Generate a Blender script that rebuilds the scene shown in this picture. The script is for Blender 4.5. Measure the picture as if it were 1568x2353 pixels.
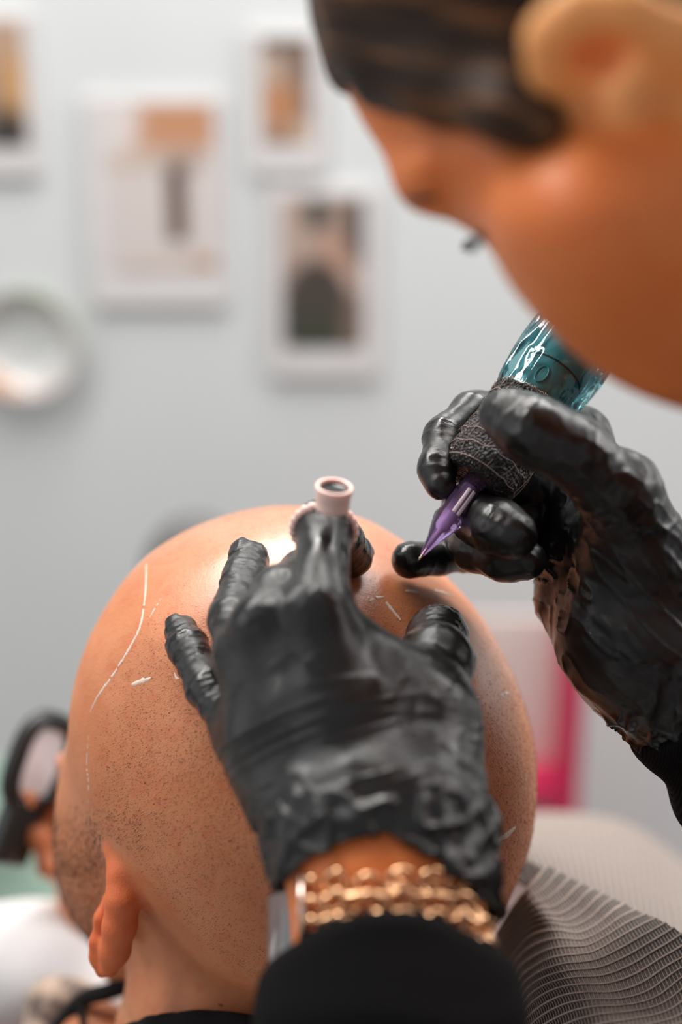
import bpy, math, random
import numpy as np
from mathutils import Vector, Matrix

random.seed(7)
rng = np.random.default_rng(7)
SC = bpy.context.scene
COL = SC.collection
for o in list(bpy.data.objects):
    bpy.data.objects.remove(o)

# ------------------------------------------------------------------ camera
IW, IH = 1568.0, 2353.0
LENS, SENS = 50.0, 36.0
FPX = LENS / SENS * IH
PITCH = math.radians(18.0)
CAMZ = 1.30
CAM = np.array([0.0, 0.0, CAMZ])
RT = np.array([1.0, 0.0, 0.0])
UP = np.array([0.0, math.sin(PITCH), math.cos(PITCH)])
FW = np.array([0.0, math.cos(PITCH), -math.sin(PITCH)])

cam = bpy.data.cameras.new('camera')
cam.sensor_fit = 'VERTICAL'
cam.sensor_height = SENS
cam.lens = LENS
cam.clip_start = 0.01
cam.dof.use_dof = True
cam.dof.focus_distance = 0.515
cam.dof.aperture_fstop = 2.8
camo = bpy.data.objects.new('camera', cam)
COL.objects.link(camo)
camo.location = CAM
camo.rotation_euler = (math.pi / 2 - PITCH, 0, 0)
SC.camera = camo

# ------------------------------------------------------------------ world, lights, exposure
SC.view_settings.view_transform = 'Standard'
SC.view_settings.look = 'None'
SC.view_settings.gamma = 1.0
SC.view_settings.use_curve_mapping = False
SC.view_settings.exposure = 0.0
world = bpy.data.worlds.new('world')
SC.world = world
world.use_nodes = True
bg = world.node_tree.nodes['Background']
bg.inputs[0].default_value = (0.95, 0.97, 1.0, 1)
bg.inputs[1].default_value = 0.40


def area_light(name, loc, target, sx, sy, power, color):
    l = bpy.data.lights.new(name, 'AREA')
    l.shape = 'RECTANGLE'
    l.size, l.size_y = sx, sy
    l.energy = power
    l.color = color
    o = bpy.data.objects.new(name, l)
    COL.objects.link(o)
    o.location = loc
    o.rotation_euler = (Vector(target) - Vector(loc)).to_track_quat('-Z', 'Y').to_euler()
    return o


area_light('ceiling_lamp', (-0.50, 1.05, 2.45), (-0.05, 0.55, 1.05), 1.7, 0.32, 42.0, (1.0, 0.97, 0.93))
area_light('ceiling_lamp', (0.70, 1.05, 2.45), (0.1, 0.5, 1.05), 0.7, 0.7, 19.0, (1.0, 0.98, 0.97))
area_light('left_fill_light', (-1.9, 0.2, 1.8), (0.0, 0.8, 1.0), 1.2, 1.2, 7.0, (0.97, 0.98, 1.0))  # added fill from the left, with no window behind it
area_light('side_window_light', (1.7, 1.05, 1.75), (0.1, 0.5, 1.1), 1.0, 1.0, 17.0, (1.0, 0.97, 0.95))


# ------------------------------------------------------------------ coordinate helpers
def W(px, py, d):
    """point seen at photograph pixel (px, py) at the true distance d along the viewing axis"""
    return CAM + RT * ((px - IW / 2) * d / FPX) + UP * ((IH / 2 - py) * d / FPX) + FW * d


def CS(x, y, d):
    return CAM + RT * x + UP * y + FW * d


def PXR(r, d):
    return r * d / FPX


def project(P):
    q = P - CAM
    d = q @ FW
    return (q @ RT) / d * FPX + IW / 2, IH / 2 - (q @ UP) / d * FPX, d


def on_plane_y(px, py, y):
    r = RT * ((px - IW / 2) / FPX) + UP * ((IH / 2 - py) / FPX) + FW
    return CAM + r * (y - CAM[1]) / r[1]


# ------------------------------------------------------------------ numpy noise
def _hash(i, j, k, s):
    n = (i * 374761393 + j * 668265263 + k * 2147483647 + s * 1274126177).astype(np.int64)
    n = (n ^ (n >> 13)) * 1274126177
    n = n ^ (n >> 16)
    return (n & 0xFFFF).astype(np.float32) / 32767.5 - 1.0


def vnoise(P, seed=0):
    P = np.asarray(P, dtype=np.float64)
    b = np.floor(P)
    f = (P - b).astype(np.float32)
    b = b.astype(np.int64)
    f = f * f * f * (f * (f * 6 - 15) + 10)
    out = 0
    for dx in (0, 1):
        wx = f[:, 0] if dx else 1 - f[:, 0]
        for dy in (0, 1):
            wy = f[:, 1] if dy else 1 - f[:, 1]
            for dz in (0, 1):
                wz = f[:, 2] if dz else 1 - f[:, 2]
                out = out + wx * wy * wz * _hash(b[:, 0] + dx, b[:, 1] + dy, b[:, 2] + dz, seed)
    return out


# ------------------------------------------------------------------ signed distance modelling
def smin(a, b, k):
    h = np.maximum(k - np.abs(a - b), 0) / k
    return np.minimum(a, b) - h * h * k * 0.25


def smax(a, b, k):
    return -smin(-a, -b, k)


def rc(P, a, ra, b, rb):
    ab = b - a
    t = np.clip(((P - a) @ ab) / (ab @ ab), 0, 1)
    q = P - a - t[:, None] * ab
    return np.sqrt((q * q).sum(1)) - (ra + (rb - ra) * t)


def ell(P, c, r, ax=None):
    q = P - c
    if ax is None:
        ax = (RT, UP, FW)
    x = np.stack([q @ ax[0] / r[0], q @ ax[1] / r[1], q @ ax[2] / r[2]], 1)
    k0 = np.sqrt((x * x).sum(1))
    y = np.stack([x[:, 0] / r[0], x[:, 1] / r[1], x[:, 2] / r[2]], 1)
    k1 = np.sqrt((y * y).sum(1)) + 1e-9
    return k0 * (k0 - 1) / k1


def chain(P, pts, k):
    """pts: list of (world point, radius)"""
    d = None
    for (a, ra), (b, rb) in zip(pts[:-1], pts[1:]):
        e = rc(P, a, ra, b, rb)
        d = e if d is None else smin(d, e, k)
    return d


def J(px, py, d, r):
    return (W(px, py, d), PXR(r, d))


def JS(*rows):
    return [J(*r) for r in rows]


def surface_nets(f, lo, hi, h, project_iters=1, blk=8):
    lo = np.array(lo, dtype=np.float64)
    hi = np.array(hi, dtype=np.float64)
    nb = np.ceil((hi - lo) / (h * blk)).astype(int)
    n = nb * blk
    cc = np.stack(np.meshgrid(*[(np.arange(m) + 0.5) * blk * h for m in nb], indexing='ij'), -1).reshape(-1, 3) + lo
    fc = f(cc)
    lim = blk * h * 0.5 * 1.7321 * 1.7
    act = (np.abs(fc) < lim).reshape(nb)
    vals = np.repeat(np.repeat(np.repeat(np.where(fc < 0, -1.0, 1.0).astype(np.float32).reshape(nb), blk, 0), blk, 1), blk, 2)
    ab = np.argwhere(act)
    off = np.stack(np.meshgrid(*[np.arange(blk)] * 3, indexing='ij'), -1).reshape(-1, 3)
    step = 400
    for s in range(0, len(ab), step):
        gi = (ab[s:s + step, None, :] * blk + off[None]).reshape(-1, 3)
        v = f(gi * h + lo)
        vals[gi[:, 0], gi[:, 1], gi[:, 2]] = v
    S = vals < 0
    c = np.zeros(tuple(np.array(S.shape) - 1), np.int8)
    for dx in (0, 1):
        for dy in (0, 1):
            for dz in (0, 1):
                c += S[dx:S.shape[0] - 1 + dx, dy:S.shape[1] - 1 + dy, dz:S.shape[2] - 1 + dz]
    A = (c > 0) & (c < 8)
    idx = np.argwhere(A)
    vid = np.full(A.shape, -1, np.int32)
    vid[A] = np.arange(len(idx))
    co = [(a, b, d) for a in (0, 1) for b in (0, 1) for d in (0, 1)]
    v8 = np.stack([vals[idx[:, 0] + a, idx[:, 1] + b, idx[:, 2] + d] for a, b, d in co], 1)
    pos = np.zeros((len(idx), 3))
    cnt = np.zeros(len(idx))
    for i in range(8):
        for j in range(i + 1, 8):
            if sum(abs(co[i][q] - co[j][q]) for q in range(3)) != 1:
                continue
            m = (v8[:, i] < 0) != (v8[:, j] < 0)
            t = v8[m, i] / (v8[m, i] - v8[m, j])
            pos[m] += np.array(co[i]) + t[:, None] * (np.array(co[j]) - np.array(co[i]))
            cnt[m] += 1
    V = (idx + pos / cnt[:, None]) * h + lo
    F = []
    for ax in range(3):
        o1, o2 = (ax + 1) % 3, (ax + 2) % 3
        sl0 = [slice(None)] * 3
        sl1 = [slice(None)] * 3
        sl0[ax] = slice(0, -1)
        sl1[ax] = slice(1, None)
        E = S[tuple(sl0)] != S[tuple(sl1)]
        e = np.argwhere(E)
        ok = (e[:, o1] > 0) & (e[:, o2] > 0) & (e[:, o1] < S.shape[o1] - 1) & (e[:, o2] < S.shape[o2] - 1)
        e = e[ok]
        q = []
        for d1, d2 in ((1, 1), (0, 1), (0, 0), (1, 0)):
            g = e.copy()
            g[:, o1] -= d1
            g[:, o2] -= d2
            q.append(vid[g[:, 0], g[:, 1], g[:, 2]])
        q = np.stack(q, 1)
        neg = S[e[:, 0], e[:, 1], e[:, 2]]
        q[~neg] = q[~neg][:, ::-1]
        F.append(q)
    F = np.concatenate(F)
    F = F[(F >= 0).all(1)]
    for _ in range(project_iters):
        v, g = grad(f, V, h * 0.5)
        V = V - np.clip(v / ((g * g).sum(1) + 1e-6), -h, h)[:, None] * g
    return V, F


def grad(f, V, e):
    g = np.zeros_like(V)
    v = 0
    for s in ((1, 1, 1), (1, -1, -1), (-1, 1, -1), (-1, -1, 1)):
        s = np.array(s, dtype=float)
        q = f(V + s * e)
        g += q[:, None] * s
        v = v + q
    return v / 4, g / (4 * e)


def vnormals(V, F):
    a = V[F[:, 2]] - V[F[:, 0]]
    b = V[F[:, 3 % F.shape[1]]] - V[F[:, 1]]
    n = np.cross(a, b)
    N = np.zeros_like(V)
    for i in range(F.shape[1]):
        for q in range(3):
            N[:, q] += np.bincount(F[:, i], weights=n[:, q], minlength=len(V))
    return N / (np.linalg.norm(N, axis=1)[:, None] + 1e-12)


# ------------------------------------------------------------------ object helpers
def mesh_np(name, V, F, smooth=True):
    me = bpy.data.meshes.new(name)
    if isinstance(F, np.ndarray):
        k = F.shape[1]
        me.vertices.add(len(V))
        me.vertices.foreach_set('co', np.ascontiguousarray(V, dtype=np.float32).ravel())
        me.loops.add(F.size)
        me.loops.foreach_set('vertex_index', F.astype(np.int32).ravel())
        me.polygons.add(len(F))
        me.polygons.foreach_set('loop_start', np.arange(0, F.size, k, dtype=np.int32))
        me.polygons.foreach_set('loop_total', np.full(len(F), k, np.int32))
        me.update(calc_edges=True)
        me.validate()
    else:
        me.from_pydata([tuple(map(float, v)) for v in V], [], [tuple(map(int, f)) for f in F])
        me.update()
    if smooth:
        me.polygons.foreach_set('use_smooth', np.ones(len(me.polygons), dtype=bool))
    return me


def link(name, me, mat=None, parent=None):
    o = bpy.data.objects.new(name, me)
    COL.objects.link(o)
    if mat is not None:
        if len(me.materials) == 0:
            me.materials.append(mat)
    if parent is not None:
        o.parent = parent
        o.matrix_parent_inverse = world_of(parent).inverted()
    return o


def world_of(o):
    m = Matrix.LocRotScale(o.location, o.rotation_euler, o.scale)
    if o.parent is not None:
        m = world_of(o.parent) @ o.matrix_parent_inverse @ m
    return m


def add(name, V, F, mat, parent=None, smooth=True):
    return link(name, mesh_np(name, V, F, smooth), mat, parent)


def tag(o, label=None, cat=None, group=None, kind=None):
    if label:
        o['label'] = label
    if cat:
        o['category'] = cat
    if group:
        o['group'] = group
    if kind:
        o['kind'] = kind
    return o


def thing(name, loc, label, cat, group=None):
    o = bpy.data.objects.new(name, None)
    COL.objects.link(o)
    o.empty_display_size = 0.05
    o.location = Vector(loc)
    return tag(o, label, cat, group)


def attr(o, name, arr, kind='FLOAT'):
    a = o.data.attributes.new(name, kind, 'POINT')
    a.data.foreach_set('value' if kind == 'FLOAT' else ('color' if kind == 'FLOAT_COLOR' else 'vector'),
                       np.ascontiguousarray(arr, dtype=np.float32).ravel())


def frame_of(z, hint=None):
    z = np.array(z, float)
    z /= np.linalg.norm(z)
    h = np.array(hint if hint is not None else ((0, 0, 1) if abs(z[2]) < 0.9 else (1, 0, 0)), float)
    x = np.cross(h, z)
    x /= np.linalg.norm(x)
    return x, np.cross(z, x), z


def lathe(c, axis, prof, seg=48, closed_ends=True, hint=None):
    """prof: list of (radius, height along the axis from c)"""
    x, y, z = frame_of(axis, hint)
    V, F = [], []
    for r, hgt in prof:
        for i in range(seg):
            a = 2 * math.pi * i / seg
            V.append(c + z * hgt + (x * math.cos(a) + y * math.sin(a)) * r)
    m = len(prof)
    for j in range(m - 1):
        for i in range(seg):
            i2 = (i + 1) % seg
            F.append((j * seg + i, j * seg + i2, (j + 1) * seg + i2, (j + 1) * seg + i))
    if closed_ends:
        F.append(tuple(range(seg))[::-1])
        F.append(tuple((m - 1) * seg + i for i in range(seg)))
    return V, F


def tube(pts, rad, seg=10, closed=False, hint=None):
    pts = [np.array(p, float) for p in pts]
    n = len(pts)
    if not hasattr(rad, '__len__'):
        rad = [rad] * n
    V, F = [], []
    px = None
    for i in range(n):
        if closed:
            t = pts[(i + 1) % n] - pts[i - 1]
        else:
            t = pts[min(i + 1, n - 1)] - pts[max(i - 1, 0)]
        t = t / (np.linalg.norm(t) + 1e-12)
        if px is None:
            x, y, _ = frame_of(t, hint)
        else:
            x = px - t * (px @ t)
            x /= np.linalg.norm(x)
            y = np.cross(t, x)
        px = x
        for k in range(seg):
            a = 2 * math.pi * k / seg
            V.append(pts[i] + (x * math.cos(a) + y * math.sin(a)) * rad[i])
    for i in range(n if closed else n - 1):
        j = (i + 1) % n
        for k in range(seg):
            k2 = (k + 1) % seg
            F.append((i * seg + k, i * seg + k2, j * seg + k2, j * seg + k))
    if not closed:
        F.append(tuple(range(seg))[::-1])
        F.append(tuple((n - 1) * seg + k for k in range(seg)))
    return V, F


def join(*parts):
    V, F = [], []
    for v, f in parts:
        o = len(V)
        V += list(v)
        F += [tuple(i + o for i in q) for q in f]
    return V, F


def box(c, ax, half, bevel=0.0, seg=3):
    """bevelled box with axes ax (3 unit vectors) and half sizes"""
    import bmesh
    bm = bmesh.new()
    bmesh.ops.create_cube(bm, size=2.0)
    for v in bm.verts:
        v.co = Vector((v.co.x * half[0], v.co.y * half[1], v.co.z * half[2]))
    if bevel > 0:
        bmesh.ops.bevel(bm, geom=bm.edges[:] + bm.verts[:], offset=bevel, segments=seg, affect='EDGES', profile=0.5)
    bm.verts.index_update()
    V = [c + ax[0] * v.co.x + ax[1] * v.co.y + ax[2] * v.co.z for v in bm.verts]
    F = [tuple(v.index for v in f.verts) for f in bm.faces]
    if np.dot(np.cross(ax[0], ax[1]), ax[2]) < 0:
        F = [f[::-1] for f in F]
    bm.free()
    return V, F


def grid_surface(G):
    """G: (n, m, 3) array -> quads"""
    n, m = G.shape[:2]
    i = np.arange(n * m).reshape(n, m)
    F = np.stack([i[:-1, :-1], i[1:, :-1], i[1:, 1:], i[:-1, 1:]], -1).reshape(-1, 4)
    return G.reshape(-1, 3), F


def catmull(ctrl, ts):
    """ctrl: (n, k) values at integer parameter, ts: parameters"""
    ctrl = np.asarray(ctrl, float)
    n = len(ctrl)
    ts = np.clip(ts, 0, n - 1 - 1e-9)
    i = np.floor(ts).astype(int)
    u = (ts - i)[:, None]
    g = lambda q: ctrl[np.clip(q, 0, n - 1)]
    p0, p1, p2, p3 = g(i - 1), g(i), g(i + 1), g(i + 2)
    p0 = np.where((i == 0)[:, None], 2 * p1 - p2, p0)
    p3 = np.where((i >= n - 2)[:, None], 2 * p2 - p1, p3)
    return 0.5 * (2 * p1 + (p2 - p0) * u + (2 * p0 - 5 * p1 + 4 * p2 - p3) * u ** 2 + (3 * p1 - p0 - 3 * p2 + p3) * u ** 3)


# ------------------------------------------------------------------ materials
def mat(name, base=(0.5, 0.5, 0.5), rough=0.5, spec=0.5, metal=0.0, **kw):
    m = bpy.data.materials.new(name)
    m.use_nodes = True
    b = m.node_tree.nodes['Principled BSDF']
    b.inputs['Base Color'].default_value = (*base, 1)
    b.inputs['Roughness'].default_value = rough
    b.inputs['Specular IOR Level'].default_value = spec
    b.inputs['Metallic'].default_value = metal
    for k, v in kw.items():
        b.inputs[k.replace('_', ' ')].default_value = v
    return m


class NT:
    def __init__(self, m):
        self.t = m.node_tree
        self.b = self.t.nodes['Principled BSDF']

    def n(self, typ, **kw):
        n = self.t.nodes.new(typ)
        for k, v in kw.items():
            setattr(n, k, v)
        return n

    def l(self, a, b):
        self.t.links.new(a, b)

    def obj(self, scale=(1, 1, 1)):
        tc = self.n('ShaderNodeTexCoord')
        mp = self.n('ShaderNodeMapping')
        mp.inputs['Scale'].default_value = scale
        self.l(tc.outputs['Object'], mp.inputs['Vector'])
        return mp.outputs[0]

    def noise(self, scale, detail=3, vec=None, rough=0.5):
        n = self.n('ShaderNodeTexNoise')
        n.inputs['Scale'].default_value = scale
        n.inputs['Detail'].default_value = detail
        n.inputs['Roughness'].default_value = rough
        self.l(vec if vec is not None else self.obj(), n.inputs['Vector'])
        return n.outputs['Fac']

    def voronoi(self, scale, vec=None, feature='F1'):
        n = self.n('ShaderNodeTexVoronoi', feature=feature)
        n.inputs['Scale'].default_value = scale
        self.l(vec if vec is not None else self.obj(), n.inputs['Vector'])
        return n

    def ramp(self, fac, stops):
        r = self.n('ShaderNodeValToRGB')
        el = r.color_ramp.elements
        while len(el) < len(stops):
            el.new(0.5)
        for e, (p, c) in zip(el, stops):
            e.position = p
            e.color = (*c, 1) if hasattr(c, '__len__') else (c, c, c, 1)
        self.l(fac, r.inputs[0])
        return r.outputs[0]

    def mix(self, fac, a, b, mode='MIX'):
        m = self.n('ShaderNodeMix', data_type='RGBA', blend_type=mode)
        for s, v in ((m.inputs[0], fac), (m.inputs[6], a), (m.inputs[7], b)):
            if hasattr(v, 'links') or hasattr(v, 'is_linked'):
                self.l(v, s)
            elif hasattr(v, '__len__'):
                s.default_value = (*v, 1)
            else:
                s.default_value = v
        return m.outputs[2]

    def math(self, op, a, b=0.0):
        m = self.n('ShaderNodeMath', operation=op)
        for s, v in ((m.inputs[0], a), (m.inputs[1], b)):
            if hasattr(v, 'is_linked'):
                self.l(v, s)
            else:
                s.default_value = v
        return m.outputs[0]

    def attr(self, name):
        a = self.n('ShaderNodeAttribute', attribute_name=name)
        return a

    def bump(self, h, strength, dist, prev=None):
        b = self.n('ShaderNodeBump')
        b.inputs['Strength'].default_value = strength
        b.inputs['Distance'].default_value = dist
        self.l(h, b.inputs['Height'])
        if prev is not None:
            self.l(prev, b.inputs['Normal'])
        return b.outputs[0]

    def base(self, c):
        self.l(c, self.b.inputs['Base Color'])

    def rough(self, c):
        self.l(c, self.b.inputs['Roughness'])

    def normal(self, c):
        self.l(c, self.b.inputs['Normal'])


def skin_material(name, light, dark, red, sss=0.25, scale=0.006, rough=0.48, fine=0.5):
    m = mat(name, light, rough, 0.45, Subsurface_Weight=sss, Subsurface_Scale=scale)
    m.node_tree.nodes['Principled BSDF'].inputs['Subsurface Radius'].default_value = (1.0, 0.35, 0.15)
    t = NT(m)
    a = t.noise(45, 4)
    b = t.noise(170, 3)
    c1 = t.mix(t.ramp(a, [(0.35, 0.0), (0.68, 1.0)]), light, dark)
    c2 = t.mix(t.ramp(b, [(0.52, 0.0), (0.75, 0.55)]), c1, red)
    t.base(c2)
    n0 = t.bump(t.noise(420, 3), 0.30 * fine, 0.0010)
    n1 = t.bump(t.noise(1500, 2), 0.25 * fine, 0.0008, n0)
    n2 = t.bump(t.voronoi(1300).outputs['Distance'], 0.22 * fine, 0.0008, n1)
    t.normal(n2)
    return m, t


M = {}
M['wall'] = mat('wall_paint', (0.80, 0.81, 0.81), 0.7, 0.2)
_t = NT(M['wall'])
_t.base(_t.ramp(_t.noise(3, 3), [(0.3, (0.605, 0.622, 0.622)), (0.7, (0.64, 0.657, 0.657))]))
_t.normal(_t.bump(_t.noise(260, 3), 0.12, 0.002))
M['floor'] = mat('floor_vinyl', (0.45, 0.42, 0.40), 0.45)
_t = NT(M['floor'])
_t.base(_t.ramp(_t.noise(6, 5), [(0.3, (0.40, 0.37, 0.35)), (0.7, (0.5, 0.47, 0.45))]))

# client scalp: oily crown has lower roughness (attribute "oil")
M['scalp'], _t = skin_material('client_skin', (0.62, 0.235, 0.105), (0.56, 0.19, 0.075), (0.57, 0.135, 0.055), 0.22, 0.005, 0.5, 0.55)
_oil = _t.attr('oil').outputs['Fac']
_ear = _t.attr('flush_glow').outputs['Fac']
_cur = _t.b.inputs['Base Color'].links[0].from_socket
_t.base(_t.mix(_ear, _cur, (0.70, 0.145, 0.04)))
_t.rough(_t.math('ADD', _t.math('MULTIPLY', _oil, -0.24), _t.math('ADD', _t.math('MULTIPLY', _t.noise(420, 3), 0.22), 0.42)))
_t.l(_oil, _t.b.inputs['Coat Weight'])
_t.b.inputs['Coat Roughness'].default_value = 0.34
M['skin_hand'], _ = skin_material('client_hand_skin', (0.60, 0.30, 0.19), (0.52, 0.24, 0.14), (0.55, 0.2, 0.12))
M['artist_skin'], _t = skin_material('artist_skin', (0.80, 0.225, 0.052), (0.74, 0.19, 0.042), (0.70, 0.14, 0.032), 0.35, 0.010, 0.5, 0.3)
_cur = _t.b.inputs['Base Color'].links[0].from_socket
_t.base(_t.mix(_t.attr('flush_glow').outputs['Fac'], _cur, (0.90, 0.40, 0.13)))  # brighter ear colour painted in for light shining through the rim

M['glove'] = mat('black_nitrile', (0.0075, 0.007, 0.0065), 0.26, 0.5)
_t = NT(M['glove'])
_wv = _t.n('ShaderNodeMapping')
_wv.inputs['Scale'].default_value = (520, 90, 90)
_t.l(_t.attr('bone').outputs['Vector'], _wv.inputs['Vector'])
_n = _t.n('ShaderNodeTexNoise')
_n.inputs['Scale'].default_value = 1.0
_n.inputs['Detail'].default_value = 3
_t.l(_wv.outputs[0], _n.inputs['Vector'])
_b1 = _t.bump(_n.outputs['Fac'], 0.22, 0.0009)
_t.normal(_t.bump(_t.noise(1400, 2), 0.08, 0.0006, _b1))
_t.rough(_t.ramp(_t.noise(90, 3), [(0.3, 0.18), (0.7, 0.27)]))

M['knit'] = mat('black_knit', (0.006, 0.006, 0.006), 0.9, 0.08)
_t = NT(M['knit'])
_w = _t.n('ShaderNodeTexWave')
_w.inputs['Scale'].default_value = 350
_w.inputs['Distortion'].default_value = 1.0
_t.l(_t.obj((1, 1, 1.2)), _w.inputs['Vector'])
_t.normal(_t.bump(_w.outputs['Fac'], 0.5, 0.001))
_t.base(_t.ramp(_w.outputs['Fac'], [(0.0, (0.003, 0.003, 0.003)), (1.0, (0.011, 0.010, 0.010))]))
M['shirt'] = mat('black_cotton', (0.014, 0.013, 0.013), 0.9, 0.15)
_t = NT(M['shirt'])
_t.normal(_t.bump(_t.noise(900, 3), 0.3, 0.001))
M['stubble'] = mat('stubble_hair', (0.030, 0.018, 0.012), 0.6, 0.3)
M['mark'] = mat('white_pencil', (0.80, 0.62, 0.53), 0.55, 0.4)
M['spot'] = mat('skin_spot', (0.36, 0.07, 0.03), 0.6, 0.3)


# ------------------------------------------------------------------ the room
WALL_Y = 1.62
FLOOR_Z = 0.0


def struct(name, V, F, m, parent=None):
    o = add(name, V, F, m, parent, smooth=False)
    if parent is None:
        o['kind'] = 'structure'
    return o


I3 = (np.array([1.0, 0, 0]), np.array([0, 1.0, 0]), np.array([0, 0, 1.0]))
struct('wall_back', *box(np.array([0, WALL_Y + 0.05, 1.35]), I3, (2.6, 0.05, 1.35)), M['wall'])
struct('floor', *box(np.array([0, 0.2, -0.05]), I3, (2.6, 1.6, 0.05)), M['floor'])
struct('baseboard_back', *box(np.array([0, WALL_Y - 0.008, 0.05]), I3, (2.6, 0.0079, 0.05), 0.004), mat('baseboard_white', (0.8, 0.8, 0.79), 0.4))

# ------------------------------------------------------------------ prints and plate on the wall
M['paper'] = mat('white_paper', (0.73, 0.71, 0.71), 0.6, 0.3)
_t = NT(M['paper'])
_t.base(_t.ramp(_t.noise(30, 2), [(0.3, (0.60, 0.575, 0.575)), (0.7, (0.66, 0.63, 0.63))]))
M['photo'] = mat('photo_ink', (0.5, 0.5, 0.5), 0.45, 0.4)
_t = NT(M['photo'])
_t.base(_t.attr('ink').outputs['Color'])


def paint(u, v, base, blobs):
    c = np.ones((len(u), 3)) * np.array(base)
    for (x, y, rx, ry, col, soft) in blobs:
        q = np.maximum(np.abs(u - x) / rx, np.abs(v - y) / ry) if soft < 0 else np.sqrt(((u - x) / rx) ** 2 + ((v - y) / ry) ** 2)
        s = abs(soft)
        a = np.clip((1 + s - q) / (2 * s), 0, 1)
        a = a * a * (3 - 2 * a)
        c = c * (1 - a[:, None]) + np.array(col) * a[:, None]
    return c


def photo_print(label, img_px, paper_px, base, blobs):
    """img_px / paper_px = (x0, y0, x1, y1) of the picture area and of the sheet"""
    def rect(r):
        a = on_plane_y(r[0], (r[1] + r[3]) / 2, WALL_Y)
        b = on_plane_y(r[2], (r[1] + r[3]) / 2, WALL_Y)
        c = on_plane_y((r[0] + r[2]) / 2, r[1], WALL_Y)
        d = on_plane_y((r[0] + r[2]) / 2, r[3], WALL_Y)
        return a[0], b[0], d[2], c[2]
    px0, px1, pz0, pz1 = rect(paper_px)
    ix0, ix1, iz0, iz1 = rect(img_px)
    ix0, ix1 = max(ix0, px0 + .002), min(ix1, px1 - .002)
    t = thing('photo_print', ((px0 + px1) / 2, WALL_Y, pz0), label, 'print', 'prints on the wall')
    th = 0.009
    add('mount', *box(np.array([(px0 + px1) / 2, WALL_Y - th / 2 - 0.0002, (pz0 + pz1) / 2]), I3,
                      ((px1 - px0) / 2, th / 2, (pz1 - pz0) / 2), 0.001, 2), M['paper'], t, smooth=False)
    n, m = 40, 60
    uu, vv = np.meshgrid(np.linspace(0, 1, n), np.linspace(0, 1, m), indexing='ij')
    G = np.stack([ix0 + (ix1 - ix0) * uu, np.full_like(uu, WALL_Y - th - 0.0012), iz1 + (iz0 - iz1) * vv], -1)
    V, F = grid_surface(G)
    F = F[:, ::-1]
    o = add('picture', V, F[:, ::-1], M['photo'], t)
    ink = paint(uu.ravel(), vv.ravel(), base, blobs)
    attr(o, 'ink', np.concatenate([ink, np.ones((len(ink), 1))], 1), 'FLOAT_COLOR')
    return t


photo_print('white-mounted print of a pale room with one tall dark post, largest on the wall',
            (250, 238, 496, 618), (205, 222, 520, 700), (0.60, 0.54, 0.52),
            [(0.62, 0.07, 0.42, 0.20, (0.50, 0.25, 0.14), -0.25), (0.20, 0.33, 0.30, 0.06, (0.52, 0.40, 0.32), 0.6),
             (0.1, 0.1, 0.22, 0.2, (0.66, 0.6, 0.58), 0.5),
             (0.70, 0.34, 0.2, 0.06, (0.35, 0.25, 0.2), 0.6), (0.64, 0.61, 0.095, 0.215, (0.105, 0.05, 0.036), -0.16),
             (0.64, 0.40, 0.09, 0.035, (0.05, 0.035, 0.03), 0.4),
             (0.9, 0.955, 0.16, 0.035, (0.42, 0.22, 0.10), 0.5), (0.45, 0.975, 0.4, 0.02, (0.52, 0.38, 0.3), 0.5)])
photo_print('white-mounted dark print of a person in a dark top with raised arm',
            (650, 452, 835, 796), (618, 430, 872, 862), (0.28, 0.20, 0.165),
            [(0.2, 0.2, 0.35, 0.3, (0.42, 0.31, 0.26), 0.5), (0.41, 0.10, 0.13, 0.12, (0.02, 0.03, 0.026), 0.35), (0.93, 0.2, 0.12, 0.25, (0.06, 0.045, 0.04), 0.5),
             (0.62, 0.36, 0.16, 0.13, (0.46, 0.27, 0.20), 0.5), (0.72, 0.47, 0.2, 0.08, (0.46, 0.29, 0.22), 0.4), (0.86, 0.55, 0.12, 0.06, (0.5, 0.36, 0.3), 0.5),
             (0.42, 0.80, 0.44, 0.40, (0.060, 0.048, 0.042), 0.12), (0.4, 0.9, 0.4, 0.14, (0.045, 0.05, 0.035), 0.5),
             (0.87, 0.9, 0.13, 0.25, (0.17, 0.12, 0.095), 0.4)])
photo_print('small white-mounted brown and orange print, highest of the middle prints',
            (603, 88, 714, 328), (575, 70, 745, 398), (0.40, 0.28, 0.21),
            [(0.5, 0.05, 0.6, 0.09, (0.10, 0.075, 0.065), 0.5), (0.75, 0.25, 0.3, 0.2, (0.17, 0.11, 0.085), 0.6), (0.25, 0.28, 0.3, 0.12, (0.42, 0.32, 0.25), 0.6),
             (0.35, 0.62, 0.28, 0.2, (0.45, 0.19, 0.08), 0.5), (0.85, 0.62, 0.2, 0.25, (0.25, 0.14, 0.09), 0.5), (0.4, 0.93, 0.22, 0.1, (0.24, 0.10, 0.05), 0.5),
             (0.8, 0.9, 0.25, 0.12, (0.50, 0.36, 0.26), 0.5)])
photo_print('white-mounted print with tan top and black foot at the left edge',
            (-120, 48, 62, 336), (-150, 30, 84, 402), (0.42, 0.27, 0.19),
            [(0.9, 0.12, 0.5, 0.12, (0.42, 0.28, 0.2), 0.5), (0.88, 0.55, 0.16, 0.3, (0.50, 0.27, 0.10), 0.5),
             (0.72, 0.9, 0.3, 0.22, (0.035, 0.032, 0.03), 0.4), (0.3, 0.6, 0.3, 0.3, (0.2, 0.15, 0.12), 0.6)])

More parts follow.
